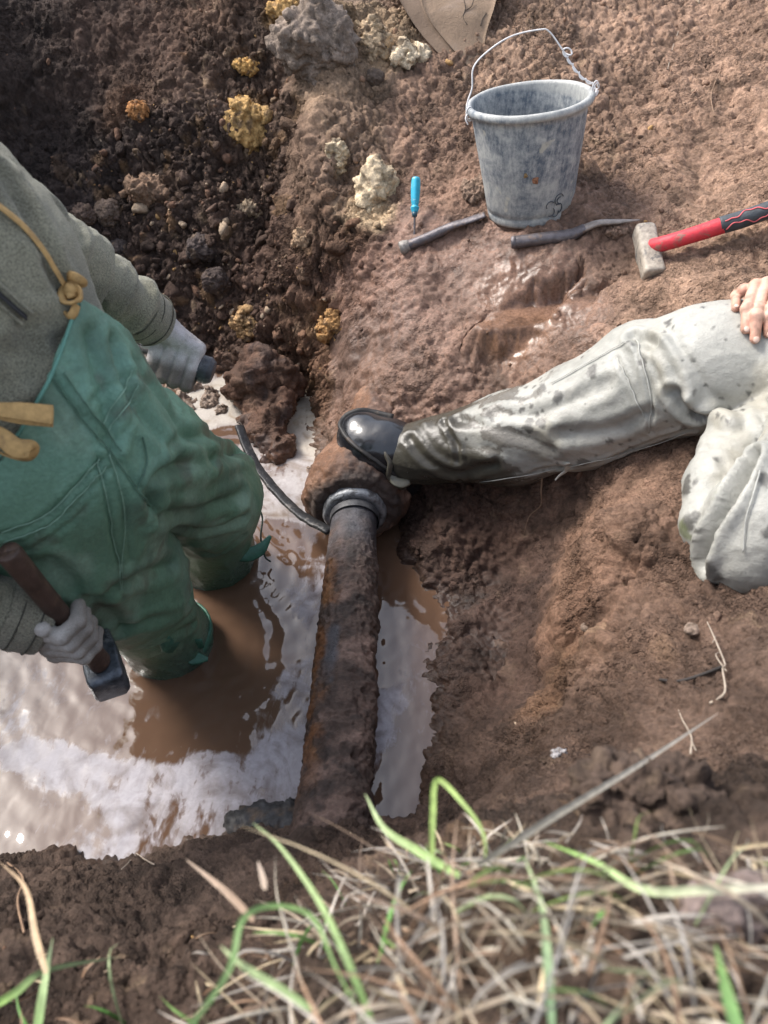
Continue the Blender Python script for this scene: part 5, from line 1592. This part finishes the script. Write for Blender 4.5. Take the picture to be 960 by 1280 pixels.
C = mix(C, np.array([.22, .145, .105]), sstep(.1, .5, fbm(q * 40, 3, 8)) * sstep(.06, .02, np.min([np.linalg.norm(V - fg[2], axis=1) for fg in fj], axis=0)) * .55)
hand = part('hand', V, F, skin_mat, seated, True, {'col': C})
mb = MB()
for j, fg in enumerate(fj):
    d_ = fg[3] - fg[2]; d_ /= np.linalg.norm(d_)
    nrm_ = np.array([-.05, -.45, .89]); nrm_ -= np.dot(nrm_, d_) * d_; nrm_ /= np.linalg.norm(nrm_)
    r_ = (.0088, .0100, .0106, .0102)[j] * .82
    c0 = fg[3] + d_ * r_ * .25 + nrm_ * r_ * .72
    R_ = basis(x=d_, z=nrm_)
    V, F = surface_nets(lambda p: ellipsoid(p, c0, (r_ * .75, r_ * .62, r_ * .36), R_), c0 - .012, c0 + .012, .0011); mb.add(V, F)
V, F, _ = mb.get(); nail = part('fingernail', V, F, flat_mat('fingernail', (.60, .42, .34), .3, .1), hand); tag(nail, kind='stuff')
# the rest of the sitting figure (body, jacket)
tp = (H2 + HB) / 2 + np.array([.20, .03, .62]); nk2 = tp + np.array([-.01, 0, .10]); hd2 = nk2 + np.array([-.05, 0, .15])
shn = tp + np.array([0, -.20, -.02]); eln = shn + np.array([.02, -.06, -.28]); wrn = eln + np.array([-.05, .0, -.22])
def f_body2(p):
    d = ellipsoid(p, hd2, (.098, .078, .118))
    d = smin(d, ellipsoid(p, hd2 + np.array([-.03, 0, -.07]), (.062, .058, .065)), .03)
    d = smin(d, ellipsoid(p, hd2 + np.array([-.103, 0, -.02]), (.018, .014, .026)), .012)
    for s_ in (-1, 1):
        d = smin(d, ellipsoid(p, hd2 + np.array([.01, s_ * .08, -.015]), (.022, .010, .032)), .008)
        d = np.maximum(d, -(ellipsoid(p, hd2 + np.array([-.094, s_ * .030, .006]), (.012, .016, .010))))
    d = smin(d, capsule(p, hd2 + np.array([.02, 0, -.07]), nk2 - np.array([0, 0, .05]), .055, .062), .03)
    d = smin(d, capsule(p, tp - np.array([0, 0, .08]), (H2 + HB) / 2 + np.array([.05, 0, .02]), .11, .11), .06)
    d = smin(d, chain(p, [sh2, el2, wr2 + (el2 - wr2) * .12], [.055, .042, .026], .02), .03)
    return smin(d, chain(p, [shn, eln, wrn], [.055, .042, .034], .02), .03)
V, F = surface_nets(f_body2, np.minimum.reduce([wr2, wrn, hd2, H2, HB]) - .16, np.maximum.reduce([hd2, sh2, el2, H2, HB]) + .16, .010)
part('body', V, F, skin_mat, seated, True, {'col': np.tile([.54, .33, .24], (len(V), 1))})
def f_jacket2(p):
    d = capsule(p, tp - np.array([0, 0, .10]), (H2 + HB) / 2 + np.array([.10, .01, .22]), .15, .16)
    d = smin(d, capsule(p, sh2, shn, .085, .085), .07)
    d = smin(d, chain(p, [sh2, el2, wr2 + (el2 - wr2) * .35], [.078, .062, .048], .03), .04)
    return smin(d, chain(p, [shn, eln, wrn - (wrn - eln) * .15], [.078, .062, .048], .03), .04)
V, F = surface_nets(f_jacket2, np.minimum.reduce([wr2, wrn, tp, H2, HB]) - .16, np.maximum.reduce([tp, sh2, el2, H2, HB]) + .18, .010)
V = fabric(V, vnormals(V, F), .006, 7, 63)
part('jacket', V, F, fleece, seated, True, {'col': np.tile([.06, .065, .075], (len(V), 1))})
print('people', time.time() - T0)
# ================================================================== SMALL THINGS ON THE GROUND
VIEW = np.array([0, CP, -SP])
def clod_at(name, px, py, r, colr, label, cat, seed, sink=.3, rough=.28, wet=.0, group=None, mott=.3, h=None):
    g, n = gz(px, py)
    r = np.asarray(r if np.ndim(r) else (r, r, r), float)
    return rock(name, g + n * r.min() * (1 - 2 * sink - (.62 if name == 'clay_clump' else .2)), r, seed, clod_mat, label, cat, colr, rough, h=h, group=group, wet=wet, mott=mott)

clod_at('clay_clump', 318, 155, (.085, .06, .075), OCHRE, 'big crumbly ochre yellow clay clump on the dark back slope', 'clay', 3, .42, .5)
clod_at('clay_clump', 305, 84, (.040, .03, .022), (.52, .31, .11), 'small ochre clay lump above the big yellow clump', 'clay', 4, .4, .5)
clod_at('clay_clump', 176, 140, (.030, .024, .028), (.40, .19, .075), 'rusty orange clay lump alone on the dark soil at upper left', 'clay', 5, .4, .45)
clod_at('clay_clump', 463, 252, (.055, .04, .10), (.62, .49, .33), 'cream white clay face left of the turquoise screwdriver', 'clay', 6, .55, .35)
clod_at('clay_clump', 510, 74, (.060, .04, .030), (.62, .50, .35), 'pale cream clay lumps left of the smooth tan slab', 'clay', 7, .4, .5)
clod_at('clay_clump', 465, 50, (.055, .04, .06), (.42, .31, .20), 'tan clay lump near the top edge left of the slab', 'clay', 8, .45, .4)
clod_at('clay_clump', 425, 202, (.030, .022, .05), (.50, .40, .27), 'narrow pale clay streak on the ridge above the cream clay', 'clay', 9, .5, .4)
clod_at('clay_clump', 312, 405, (.045, .035, .035), (.36, .225, .11), 'yellow-brown crumbly lump above the reddish block', 'clay', 10, .4, .5)
clod_at('clay_clump', 415, 408, (.045, .035, .040), (.38, .215, .09), 'yellow-brown crumbly lump at the foot of the ridge', 'clay', 11, .4, .5)
clod_at('clay_clump', 358, 12, (.06, .04, .028), (.46, .28, .11), 'ochre streak of clay at the top edge of the slope', 'clay', 12, .45, .4)
clod_at('soil_clod', 393, 52, (.105, .07, .10), (.215, .168, .135), 'large smooth grey-brown clod topping the ridge', 'clod', 13, .45, .3)
clod_at('soil_clod', 152, 310, (.032, .03, .032), (.048, .038, .036), 'round blackish clod beside the olive sleeve', 'clod', 14, .25, .16)
clod_at('soil_clod', 134, 265, (.042, .04, .042), (.13, .095, .075), 'round brown clod above the blackish clod', 'clod', 15, .3, .22)
clod_at('soil_clod', 103, 268, (.034, .03, .03), (.105, .073, .058), 'brown clod to the left of the round brown clod', 'clod', 16, .3, .22)
clod_at('soil_clod', 470, 98, (.024, .024, .024), (.10, .075, .06), 'round dark clod under the pale lumps', 'clod', 17, .25, .2)
clod_at('soil_clod', 250, 312, (.045, .04, .04), (.065, .050, .046), 'dark grey-brown clod in the middle of the slope', 'clod', 18, .3, .25)
clod_at('soil_clod', 268, 350, (.040, .036, .038), (.07, .052, .046), 'dark clod below another dark clod on the slope', 'clod', 19, .3, .22)
clod_at('soil_clod', 310, 262, (.040, .03, .026), (.36, .27, .18), 'pale sandy clod in the middle of the dark slope', 'clod', 20, .4, .4)
clod_at('soil_clod', 190, 238, (.075, .05, .04), (.21, .135, .09), 'broad light brown clod right of the olive shoulder', 'clod', 21, .45, .45)
clod_at('soil_clod', 378, 298, (.026, .024, .024), (.40, .27, .17), 'small pale orange clod at the foot of the ridge', 'clod', 22, .35, .35)
clod_at('stone', 733, 785, (.011, .009, .007), (.20, .145, .11), 'small pale grey stone pressed into the right slope', 'stone', 23, .5, .18)
clod_at('stone', 864, 787, (.012, .010, .008), (.22, .165, .13), 'small pale stone beside the white root', 'stone', 24, .5, .18)
clod_at('paper_scrap', 699, 946, (.011, .006, .009), (.42, .40, .40), 'small crumpled white scrap on the dark slope', 'scrap', 25, .2, .7, h=.0016)
clod_at('stone', 918, 1140, (.034, .020, .024), (.20, .155, .14), 'grey pinkish stone among the dry grass at lower right', 'stone', 26, .3, .2)
clod_at('soil_clod', 775, 290, (.030, .02, .016), (.25, .165, .12), 'low brown clod between the bent chisel and the sledge', 'clod', 27, .45, .4)
clod_at('soil_clod', 812, 1012, (.060, .045, .03), (.075, .052, .040), 'dark crumbly clod at the rim behind the dry grass', 'clod', 28, .4, .45)
clod_at('soil_clod', 600, 238, (.045, .03, .03), (.22, .15, .11), 'brown clod with a shaded hollow left of the bucket', 'clod', 30, .45, .35)

# reddish block slumped into the pale water
bc_ = PZ(332, 505, .045)
def f_block(p):
    d = ellipsoid(p, bc_ + np.array([0, .07, .02]), (.105, .085, .085))
    d = smin(d, ellipsoid(p, bc_ + np.array([.015, -.05, -.03]), (.058, .12, .058)), .05)
    d = smin(d, ellipsoid(p, PZ(342, 560, .01), (.026, .04, .035)), .04)
    n = fbm(p * 9, 4, 12)
    return d + .034 * n
V, F = surface_nets(f_block, bc_ + (-.24, -.30, -.18), bc_ + (.24, .26, .2), .006)
N = vnormals(V, F); q = V.astype(np.float32)
f1, f2, rv = worley((q * np.array([15, 15, 26])).astype(np.float32), 6); g1, g2, gv2 = worley(q * 42, 7)
_fa, _fe = facets(q * 13 + .4 * np.stack([perlin(q * 15, 1), perlin(q * 15, 2), perlin(q * 15, 3)], 1), 4); _fb, _fe2 = facets(q * 34, 6)
V = V + N * (.018 * _fa * sstep(0, .15, _fe) + .007 * _fb * sstep(0, .2, _fe2) + .004 * fbm(q * 45, 3, 8) + .010 * (rv - .4) * sstep(0, .25, f2 - f1) + .006 * gv2 * sstep(0, .3, g2 - g1))[:, None]
C = mix(np.tile([.085, .047, .032], (len(V), 1)), np.array([.15, .09, .062]), sstep(0, .6, fbm(q * 14, 4, 22)) * .7) * (.7 + .6 * rv)[:, None]
C = mix(C, np.array([.06, .045, .042]), sstep(.1, .5, fbm(q * 11, 3, 27)) * .6)
o = link('soil_block', make_mesh('soil_block', V - bc_, F, True, {'col': C, 'wet': np.clip(sstep(.06, .0, V[:, 2]) + .15, 0, 1)}), clod_mat)
o.location = tuple(bc_); tag(o, 'wet reddish brown block of soil slumped into the pale water', 'clod')
# low mud islets in the pale water
for k, (px, py, rx, ry) in enumerate([(214, 508, .075, .05), (262, 500, .022, .05), (276, 515, .016, .022), (232, 486, .06, .02), (246, 540, .02, .03), (395, 590, .022, .016)]):
    nm = ['broad brown mud islet beside the green thigh', 'long grey mud islet right of the broad islet', 'tiny mud lump beside the bent black bar', 'mud bank just below the white glove', 'small mud lump at the edge of the green leg', 'grey mud speck in the water left of the boot'][k]
    rock('mud_islet', PZ(px, py, -.004), (rx, ry, .016), 40 + k, clod_mat, nm, 'mud', (.20, .145, .11), .5, wet=.55)

# smooth tan slab cut by a digging blade
def prism(front, depth_vec):
    f = np.asarray(front); n = len(f)
    V = np.vstack([f, f + depth_vec])
    F = [tuple(range(n)), tuple(range(2 * n - 1, n - 1, -1))] + [(i, i + n, (i + 1) % n + n, (i + 1) % n) for i in range(n)]
    return V, F
Zs = min((gz(x, y)[0] - C0) @ VIEW for x, y in ((520, 20), (560, 60), (600, 60), (600, 15), (590, 92)))
Zs += .012
slab = thing('clay_slab', P(565, 50, Zs), 'smooth tan clay slab with a long cut edge, above the bucket', 'clay')
slab_mat = flat_mat('smooth_tan_clay', (.225, .158, .108), .8, .14, 18, ((30, .004), (240, .0012)), .25, second=((.27, .20, .15), 11, .52, .2))
m_slab = slab_mat
def grid_panel(outline_l, outline_r, n1=26, n2=14, thick=.06, seed=1, amp=.003):
    """a panel between two edge lines with real thickness"""
    a = catmull(outline_l, n1); b_ = catmull(outline_r, n1)
    s = np.linspace(0, 1, n2)
    G = a[:, None] * (1 - s)[None, :, None] + b_[:, None] * s[None, :, None]
    G = G.reshape(-1, 3); G += VIEW * (amp * fbm(G.astype(np.float32) * 9, 3, seed))[:, None]
    G2 = G + np.array([0, thick, -.01])
    F = [tuple(f) for f in grid_faces(n1, n2)]
    Fb = [tuple(i + n1 * n2 for i in f[::-1]) for f in F]
    bd = [j for j in range(n2)] + [i * n2 + n2 - 1 for i in range(1, n1)] + [(n1 - 1) * n2 + j for j in range(n2 - 2, -1, -1)] + [i * n2 for i in range(n1 - 2, 0, -1)]
    S = [(bd[i], bd[(i + 1) % len(bd)], bd[(i + 1) % len(bd)] + n1 * n2, bd[i] + n1 * n2) for i in range(len(bd))]
    return np.vstack([G, G2]), F + Fb + S
V, F = grid_panel([P(522, -40, Zs + .05), P(530, 10, Zs + .006), P(555, 48, Zs), P(584, 82, Zs - .005)], [P(630, -40, Zs + .05), P(618, 8, Zs + .012), P(607, 45, Zs + .012), P(604, 84, Zs + .010)], seed=3)
part('upper_face', V, F, slab_mat, slab)
V, F = grid_panel([P(485, -40, Zs + .06), P(500, 0, Zs + .020), P(528, 44, Zs + .014), P(584, 104, Zs + .004)], [P(524, -40, Zs + .06), P(531, 10, Zs + .016), P(556, 50, Zs + .010), P(586, 84, Zs + .004)], n2=8, seed=5)
part('lower_face', V, F, flat_mat('tan_clay_step', (.18, .127, .09), .82, .15, 20, ((30, .003), (240, .001)), .25), slab)
mb = MB()
for ln in ([(580, 0), (582, 10), (579, 22), (584, 31)], [(592, 0), (589, 8), (582, 13)], [(608, 16), (603, 24), (601, 32)]):
    V, F = sweep([P(x, y, Zs + .004 - (x - 555) / 50 * -.004) for x, y in ln], .0016, .0012, 6, 20); mb.add(V, F)
V, F, _ = mb.get(); part('root_trace', V, F, flat_mat('dark_root', (.06, .045, .035), .9), slab)

# roots and twigs
root_mat = flat_mat('pale_root', (.36, .30, .24), .75, .3, 80, ((200, .0006),))
brown_root = flat_mat('brown_root', (.24, .155, .10), .8, .3, 80)
black_root = flat_mat('black_root', (.035, .03, .028), .8, .3, 80)
def ground_line(pix, lift):
    o_ = []
    for k, (px, py) in enumerate(pix):
        g, n = gz(px, py); l_ = lift[k] if np.ndim(lift) else lift
        o_.append(g + n * l_)
    return np.array(o_)
def root(name, lines, mat_, label, cat):
    mb = MB()
    for pix, rad, lift in lines:
        V, F = sweep(ground_line(pix, lift), rad, None, 7, 8 * len(pix)); mb.add(V, F)
    V, F, _ = mb.get()
    c0 = V.mean(0)
    o_ = link(name, make_mesh(name, V - c0, F), mat_); o_.location = tuple(c0)
    return tag(o_, label, cat)
root('root', [([(889, 777), (900, 797), (911, 826), (912, 850), (903, 868), (890, 879)], [.0006, .0009, .0011, .0012, .0014, .0020], [.012, .022, .022, .016, .008, .002]), ([(912, 840), (904, 828), (901, 815)], .0008, .012), ([(896, 800), (893, 812)], .0006, .01)], root_mat, 'long curved white root hanging from the right slope', 'root')
root('root', [([(847, 887), (856, 905), (864, 925), (869, 942)], [.0005, .0009, .0012, .0014], .006), ([(868, 926), (872, 938)], .0008, .004)], root_mat, 'short thin root below the long white root', 'root')
root('root', [([(826, 849), (850, 851), (880, 843), (905, 833)], .0022, .002)], black_root, 'black root line in the slope left of the white root', 'root')
root('root', [([(834, 88), (842, 60), (848, 40)], .0010, .004)], root_mat, 'thin pale root in the soil at upper right', 'root')
root('root', [([(893, 145), (888, 122), (896, 100), (900, 88)], .0012, .004)], brown_root, 'thin brown root on the upper right wall', 'root')
root('twig', [([(694, 594), (688, 608), (676, 628), (664, 648), (655, 666)], [.0022, .0016, .0012, .0009, .0006], [.05, .030, .014, .010, .004])], brown_root, 'thin twig hanging below the pale trouser leg', 'twig')
root('root', [([(160, 1050), (170, 1068), (183, 1080), (195, 1083)], .0011, .005), ([(170, 1068), (160, 1082), (152, 1090)], .0008, .004)], root_mat, 'forked pale rootlet on the near left bank', 'root')
root('root', [([(12, 1082), (30, 1100), (25, 1130), (28, 1170)], .0016, .006)], brown_root, 'brown rootlet at the left edge of the near bank', 'root')

# ------------------------------------------------------------------ loose clods
def ico(sub):
    import bmesh
    bm = bmesh.new(); bmesh.ops.create_icosphere(bm, subdivisions=sub, radius=1)
    V = np.array([v.co[:] for v in bm.verts]); F = np.array([[v.index for v in f.verts] for f in bm.faces]); bm.free()
    return V, F
def clod_shape(sub, seed):
    """an angular broken lump: a ball cut by random planes, then roughened"""
    V, F = ico(sub)
    q = V.astype(np.float32)
    g = np.random.default_rng(seed * 7 + 1)
    r_ = np.full(len(V), 1.25)
    for _ in range(9):
        n_ = g.normal(size=3); n_ /= np.linalg.norm(n_)
        d_ = V @ n_
        r_ = np.minimum(r_, np.where(d_ > .05, g.uniform(.42, 1.0) / np.maximum(d_, .05), 9))
    g1, g2, gv_ = worley(q * 3.0, seed + 3)
    r_ = r_ * (1 + .12 * fbm(q * 2.2, 3, seed)) + .12 * gv_ * sstep(0, .3, g2 - g1)
    return V * r_[:, None] * np.array([1, .85, .72]), F
tmpl = [clod_shape(2, k) for k in range(7)]; tsm = [clod_shape(1, k + 10) for k in range(6)]; tbig = [clod_shape(3, k + 20) for k in range(5)]
slope = 1 / np.clip(GN[ci][:, 2], .25, 1)
wgt = (.015 + Kc ** 3) * slope * (1 - .8 * np.clip(Wc, 0, 1)) * (GV[ci][:, 2] > .012)
wgt *= np.where((GV[ci][:, 0] > .1) & (GV[ci][:, 1] < 1.45), .15, 1.0)
wgt *= (GV[ci][:, 1] > .12) * (np.abs(GV[ci][:, 0]) < 1.2)
wgt /= wgt.sum()
def rand_rot():
    q = rng.normal(size=4); q /= np.linalg.norm(q); w_, x, y, z = q
    return np.array([[1 - 2 * (y * y + z * z), 2 * (x * y - z * w_), 2 * (x * z + y * w_)], [2 * (x * y + z * w_), 1 - 2 * (x * x + z * z), 2 * (y * z - x * w_)], [2 * (x * z - y * w_), 2 * (y * z + x * w_), 1 - 2 * (x * x + y * y)]])
def soil_tint(i):
    u = rng.random()
    c = Cc[i] * (.82 + .36 * rng.random())
    k = Kc[i]
    if u < .02 * k: c = np.array([.38, .23, .10])
    elif u < .06 * k: c = np.array([.36, .27, .19])
    elif u < .24: c = c * .68
    elif u < .34: c = mix(c, np.array([.2, .11, .07]), .6)
    return c
def crumbs(n, tm, lo_, hi_, powr):
    Vs_, Fs_, Cs_, k0 = [], [], [], 0
    idx = rng.choice(len(ci), n, p=wgt)
    for i in idx:
        V, F = tm[rng.integers(len(tm))]
        r_ = lo_ * (hi_ / lo_) ** (rng.random() ** powr)
        Vw = (V * r_ * (.65 + .6 * rng.random(3))) @ rand_rot().T + GV[ci[i]] + GN[ci[i]] * r_ * -.08
        Vs_.append(Vw); Fs_.append(F + k0); k0 += len(V); Cs_.append(np.tile(soil_tint(i), (len(V), 1)))
    V = np.vstack(Vs_); F = np.vstack(Fs_)
    return V, F, np.vstack(Cs_)
wsave = wgt.copy(); wgt = wgt * (Kc > .75); wgt /= wgt.sum()
V0, F0, C0_ = crumbs(110, tbig, .016, .034, 1.6)
wgt = wsave
V1, F1, C1 = crumbs(1150, tmpl, .007, .017, 2.2)
V2, F2, C2 = crumbs(5500, tsm, .0025, .0075, 1.7)
V = np.vstack([V0, V1, V2]); F = np.vstack([F0, F1 + len(V0), F2 + len(V0) + len(V1)]); C = np.vstack([C0_, C1, C2])
o = link('soil_crumbs', make_mesh('soil_crumbs', V, F, True, {'col': C, 'wet': np.zeros(len(V))}), clod_mat); tag(o, kind='stuff')
print('clods', time.time() - T0)

# ------------------------------------------------------------------ grass on the rim
def blade(pts_, wd, n=18, fold=.25, tip=.05, face=None):
    """one leaf: a folded strip with real thickness, tapering to its tip"""
    c = catmull(pts_, n)
    t_ = np.gradient(c, axis=0); t_ /= np.linalg.norm(t_, axis=1)[:, None]
    s = np.linspace(0, 1, n)
    w_ = wd * .5 * np.clip(np.minimum(1, .55 + s * 2.2) * (1 - s ** 2.6) + tip, 0, 1)
    fc = np.array([0, -.6, .8]) if face is None else np.asarray(face, float)
    b_ = np.cross(t_, fc); b_ /= np.linalg.norm(b_, axis=1)[:, None] + 1e-9
    nn = np.cross(b_, t_)
    th = wd * .035
    L_ = c + b_ * w_[:, None] + nn * (w_ * fold)[:, None]; R_ = c - b_ * w_[:, None] + nn * (w_ * fold)[:, None]
    T_ = c + nn * th; B_ = c - nn * th
    V = np.stack([L_, T_, R_, B_], 1).reshape(-1, 3)
    F = [tuple(f) for f in grid_faces(n, 4, True)]
    return V, F
m, t, b = new_mat('grass_leaf')
cN = attr(t, 'col'); v = coords(t)
cN = mixc(t, 1.0, cN, ramp(t, noise_node(t, v, 120, 3), [(.3, .75), (.7, 1.25)]), 'MULTIPLY')
t.links.new(cN, b.inputs['Base Color']); b.inputs['Roughness'].default_value = .55; b.inputs['Specular IOR Level'].default_value = .3
grass_mat = m
def blade_thing(name, pts_, wd, colr, label, cat, tipc=None, face=None):
    V, F = blade(pts_, wd, 30, face=face)
    c0 = np.asarray(pts_[0], float)
    s = np.repeat(np.linspace(0, 1, 30), 4)
    C = mix(np.tile(np.asarray(colr, float), (len(V), 1)), np.asarray(tipc if tipc is not None else colr, float), s)
    o = link(name, make_mesh(name, V - c0, F, False, {'col': C}), grass_mat); o.location = tuple(c0)
    return tag(o, label, cat)
GRN = (.14, .235, .07); YGR = (.21, .29, .085); PGR = (.30, .36, .19); STRAW = (.46, .37, .24); GREY = (.40, .36, .31); BRN = (.26, .165, .105)
blade_thing('dry_stalk', [P(596, 1082, .53), P(690, 1022, .60), P(800, 955, .68), P(897, 892, .76)], .0060, (.40, .36, .27), 'long pale dry stalk reaching up and right from the grass', 'stalk', (.58, .52, .43))
blade_thing('grass_blade', [P(470, 1290, .44), P(432, 1195, .46), P(398, 1125, .50), P(350, 1058, .55), P(316, 1029, .58)], .0044, GRN, 'long green blade leaning left over the wet bank', 'grass blade', PGR)
blade_thing('grass_blade', [P(390, 1262, .44), P(345, 1232, .45), P(300, 1204, .46), P(275, 1182, .47)], .0050, (.20, .28, .12), 'short broad pale green blade pointing left', 'grass blade', PGR)
blade_thing('grass_blade', [P(225, 1300, .44), P(285, 1215, .45), P(303, 1150, .47), P(340, 1132, .48), P(390, 1146, .47), P(420, 1210, .45), P(462, 1290, .43)], .0036, (.13, .21, .08), 'green blade bent over in an arch at lower centre', 'grass blade', GRN)
blade_thing('grass_blade', [P(540, 1085, .55), P(541, 1020, .57), P(546, 975, .60), P(575, 1000, .58), P(604, 1042, .56), P(606, 1090, .54)], .0046, YGR, 'bright yellow-green blade folded sharply above the tuft', 'grass blade', YGR)
blade_thing('grass_blade', [P(575, 1095, .53), P(520, 1062, .56), P(480, 1035, .58), P(456, 992, .61)], .0060, (.22, .33, .11), 'green blade leaning towards the pipe end', 'grass blade', PGR)
blade_thing('grass_blade', [P(975, 1108, .46), P(880, 1112, .47), P(805, 1112, .48), P(745, 1078, .51), P(680, 1052, .54)], .0058, (.52, .47, .38), 'long bleached blade with a green tip lying across right', 'grass blade', (.20, .38, .08))
blade_thing('grass_blade', [P(925, 1300, .40), P(908, 1240, .41), P(894, 1180, .43)], .0072, (.14, .25, .09), 'upright green blade at the lower right corner', 'grass blade', GRN)
blade_thing('grass_blade', [P(690, 1290, .42), P(684, 1200, .44), P(676, 1130, .48), P(655, 1070, .52)], .0054, (.18, .27, .15), 'thin upright green blade right of the folded blade', 'grass blade', PGR)
blade_thing('grass_blade', [P(45, 1300, .58), P(55, 1235, .60), P(66, 1172, .63)], .0070, (.15, .25, .08), 'upright green blade at the lower left', 'grass blade', PGR)
blade_thing('grass_blade', [P(-20, 1265, .60), P(20, 1240, .60), P(60, 1212, .62), P(150, 1196, .66)], .0060, (.20, .34, .08), 'flat green blade lying across the lower left', 'grass blade', PGR)
blade_thing('dry_stalk', [P(58, 1216, .60), P(45, 1170, .62), P(32, 1110, .66), P(0, 1078, .70)], .0062, (.42, .31, .19), 'tan dry stalk at the left edge', 'stalk', (.36, .26, .17))
blade_thing('dry_stalk', [P(318, 1150, .56), P(280, 1112, .60), P(232, 1074, .64)], .0062, (.24, .17, .12), 'brownish dry stalk leaning left near the middle', 'stalk', (.34, .26, .20))
blade_thing('dry_stalk', [P(332, 1112, .56), P(328, 1095, .57), P(322, 1076, .58)], .0046, (.32, .25, .19), 'short pale dry stub beside the brownish stalk', 'stalk', (.38, .30, .24))
blade_thing('dry_stalk', [P(760, 968, .72), P(800, 985, .70), P(830, 1000, .67)], .0050, (.42, .33, .20), 'short straw at the rim under the long stalk', 'stalk')

def tuft(n, region, palette, lmin, lmax, rise, wmin, wmax, green=False, ymax=None):
    mb = MB()
    k = 0
    while k < n:
        x = rnd.uniform(*region[0]); y = rnd.uniform(*region[1])
        if region[2](x, y): continue
        g = gdown(x, y); k += 1
        L_ = rnd.uniform(lmin, lmax) * (1 if y < .2 else max(.35, 1 - (y - .2) * 5)); a = rnd.uniform(0, 2 * math.pi)
        d_ = np.array([math.cos(a), math.sin(a) * .8, 0])
        up_ = rnd.uniform(*rise)
        bend = np.array([rnd.gauss(0, .25), rnd.gauss(0, .25), 0])
        p0 = g + np.array([0, 0, -.006]); p1 = g + (d_ * .35 + bend * .2) * L_ + np.array([0, 0, up_ * L_ * .8]); p2 = g + (d_ * .7 + bend * .5) * L_ + np.array([0, 0, up_ * L_]); p3 = g + (d_ + bend) * L_ + np.array([0, 0, up_ * L_ * rnd.uniform(.1, .95)])
        if not green:
            for q_ in (p1, p2, p3):
                q_[2] = max(q_[2], base_height(q_[0], q_[1])[0] + .004)
        if np.linalg.norm(p3 - C0) < .30: continue
        top_ = max(((q_ - C0) @ np.array([0, -SP, -CP])) / ((q_ - C0) @ VIEW) * -1 for q_ in (p1, p2, p3)); py_ = 640 - FPX * top_
        if py_ < 985 + rnd.uniform(0, 70): k -= 1 if rnd.random() < .5 else 0; continue
        V, F = blade([p0, p1, p2, p3], rnd.uniform(wmin, wmax), 9, rnd.uniform(-.3, .4), face=(rnd.uniform(-.6, .6), rnd.uniform(-1, -.1), rnd.uniform(.2, 1)))
        c = np.array(rnd.choice(palette)) * rnd.uniform(.7, 1.2)
        mb.add(V, F, col=c)
    return mb.get()
out_r = lambda x, y: y > .30 + .10 * math.sin(x * 13 + 1) * .4 - .35 * max(0, .03 - x) or (x < -.10)
V, F, A_ = tuft(1500, ((-.12, .50), (.02, .36), out_r), [STRAW, GREY, GREY, BRN, (.37, .30, .22), (.22, .155, .11), (.52, .47, .38)], .03, .12, (.0, .30), .0010, .0034)
o = link('dry_grass', make_mesh('dry_grass', V, F, False, A_), grass_mat); tag(o, kind='stuff')
V, F, A_ = tuft(60, ((-.10, .48), (.06, .33), out_r), [GRN, YGR, (.11, .24, .06), PGR], .04, .085, (.3, .85), .0016, .0036, True)
o = link('green_grass', make_mesh('green_grass', V, F, False, A_), grass_mat); tag(o, kind='stuff')
V, F, A_ = tuft(60, ((-.50, -.08), (.04, .34), lambda x, y: False), [STRAW, BRN, BRN, GREY, (.20, .13, .085)], .02, .08, (.05, .55), .0012, .0040)
o = link('dry_grass', make_mesh('dry_grass', V, F, False, A_), grass_mat); tag(o, kind='stuff')
V, F, A_ = tuft(14, ((-.50, -.12), (.04, .25), lambda x, y: False), [GRN, (.11, .24, .06), PGR], .04, .09, (.3, .8), .0022, .0045, True)
o = link('green_grass', make_mesh('green_grass', V, F, False, A_), grass_mat); tag(o, kind='stuff')
print('script', time.time() - T0)
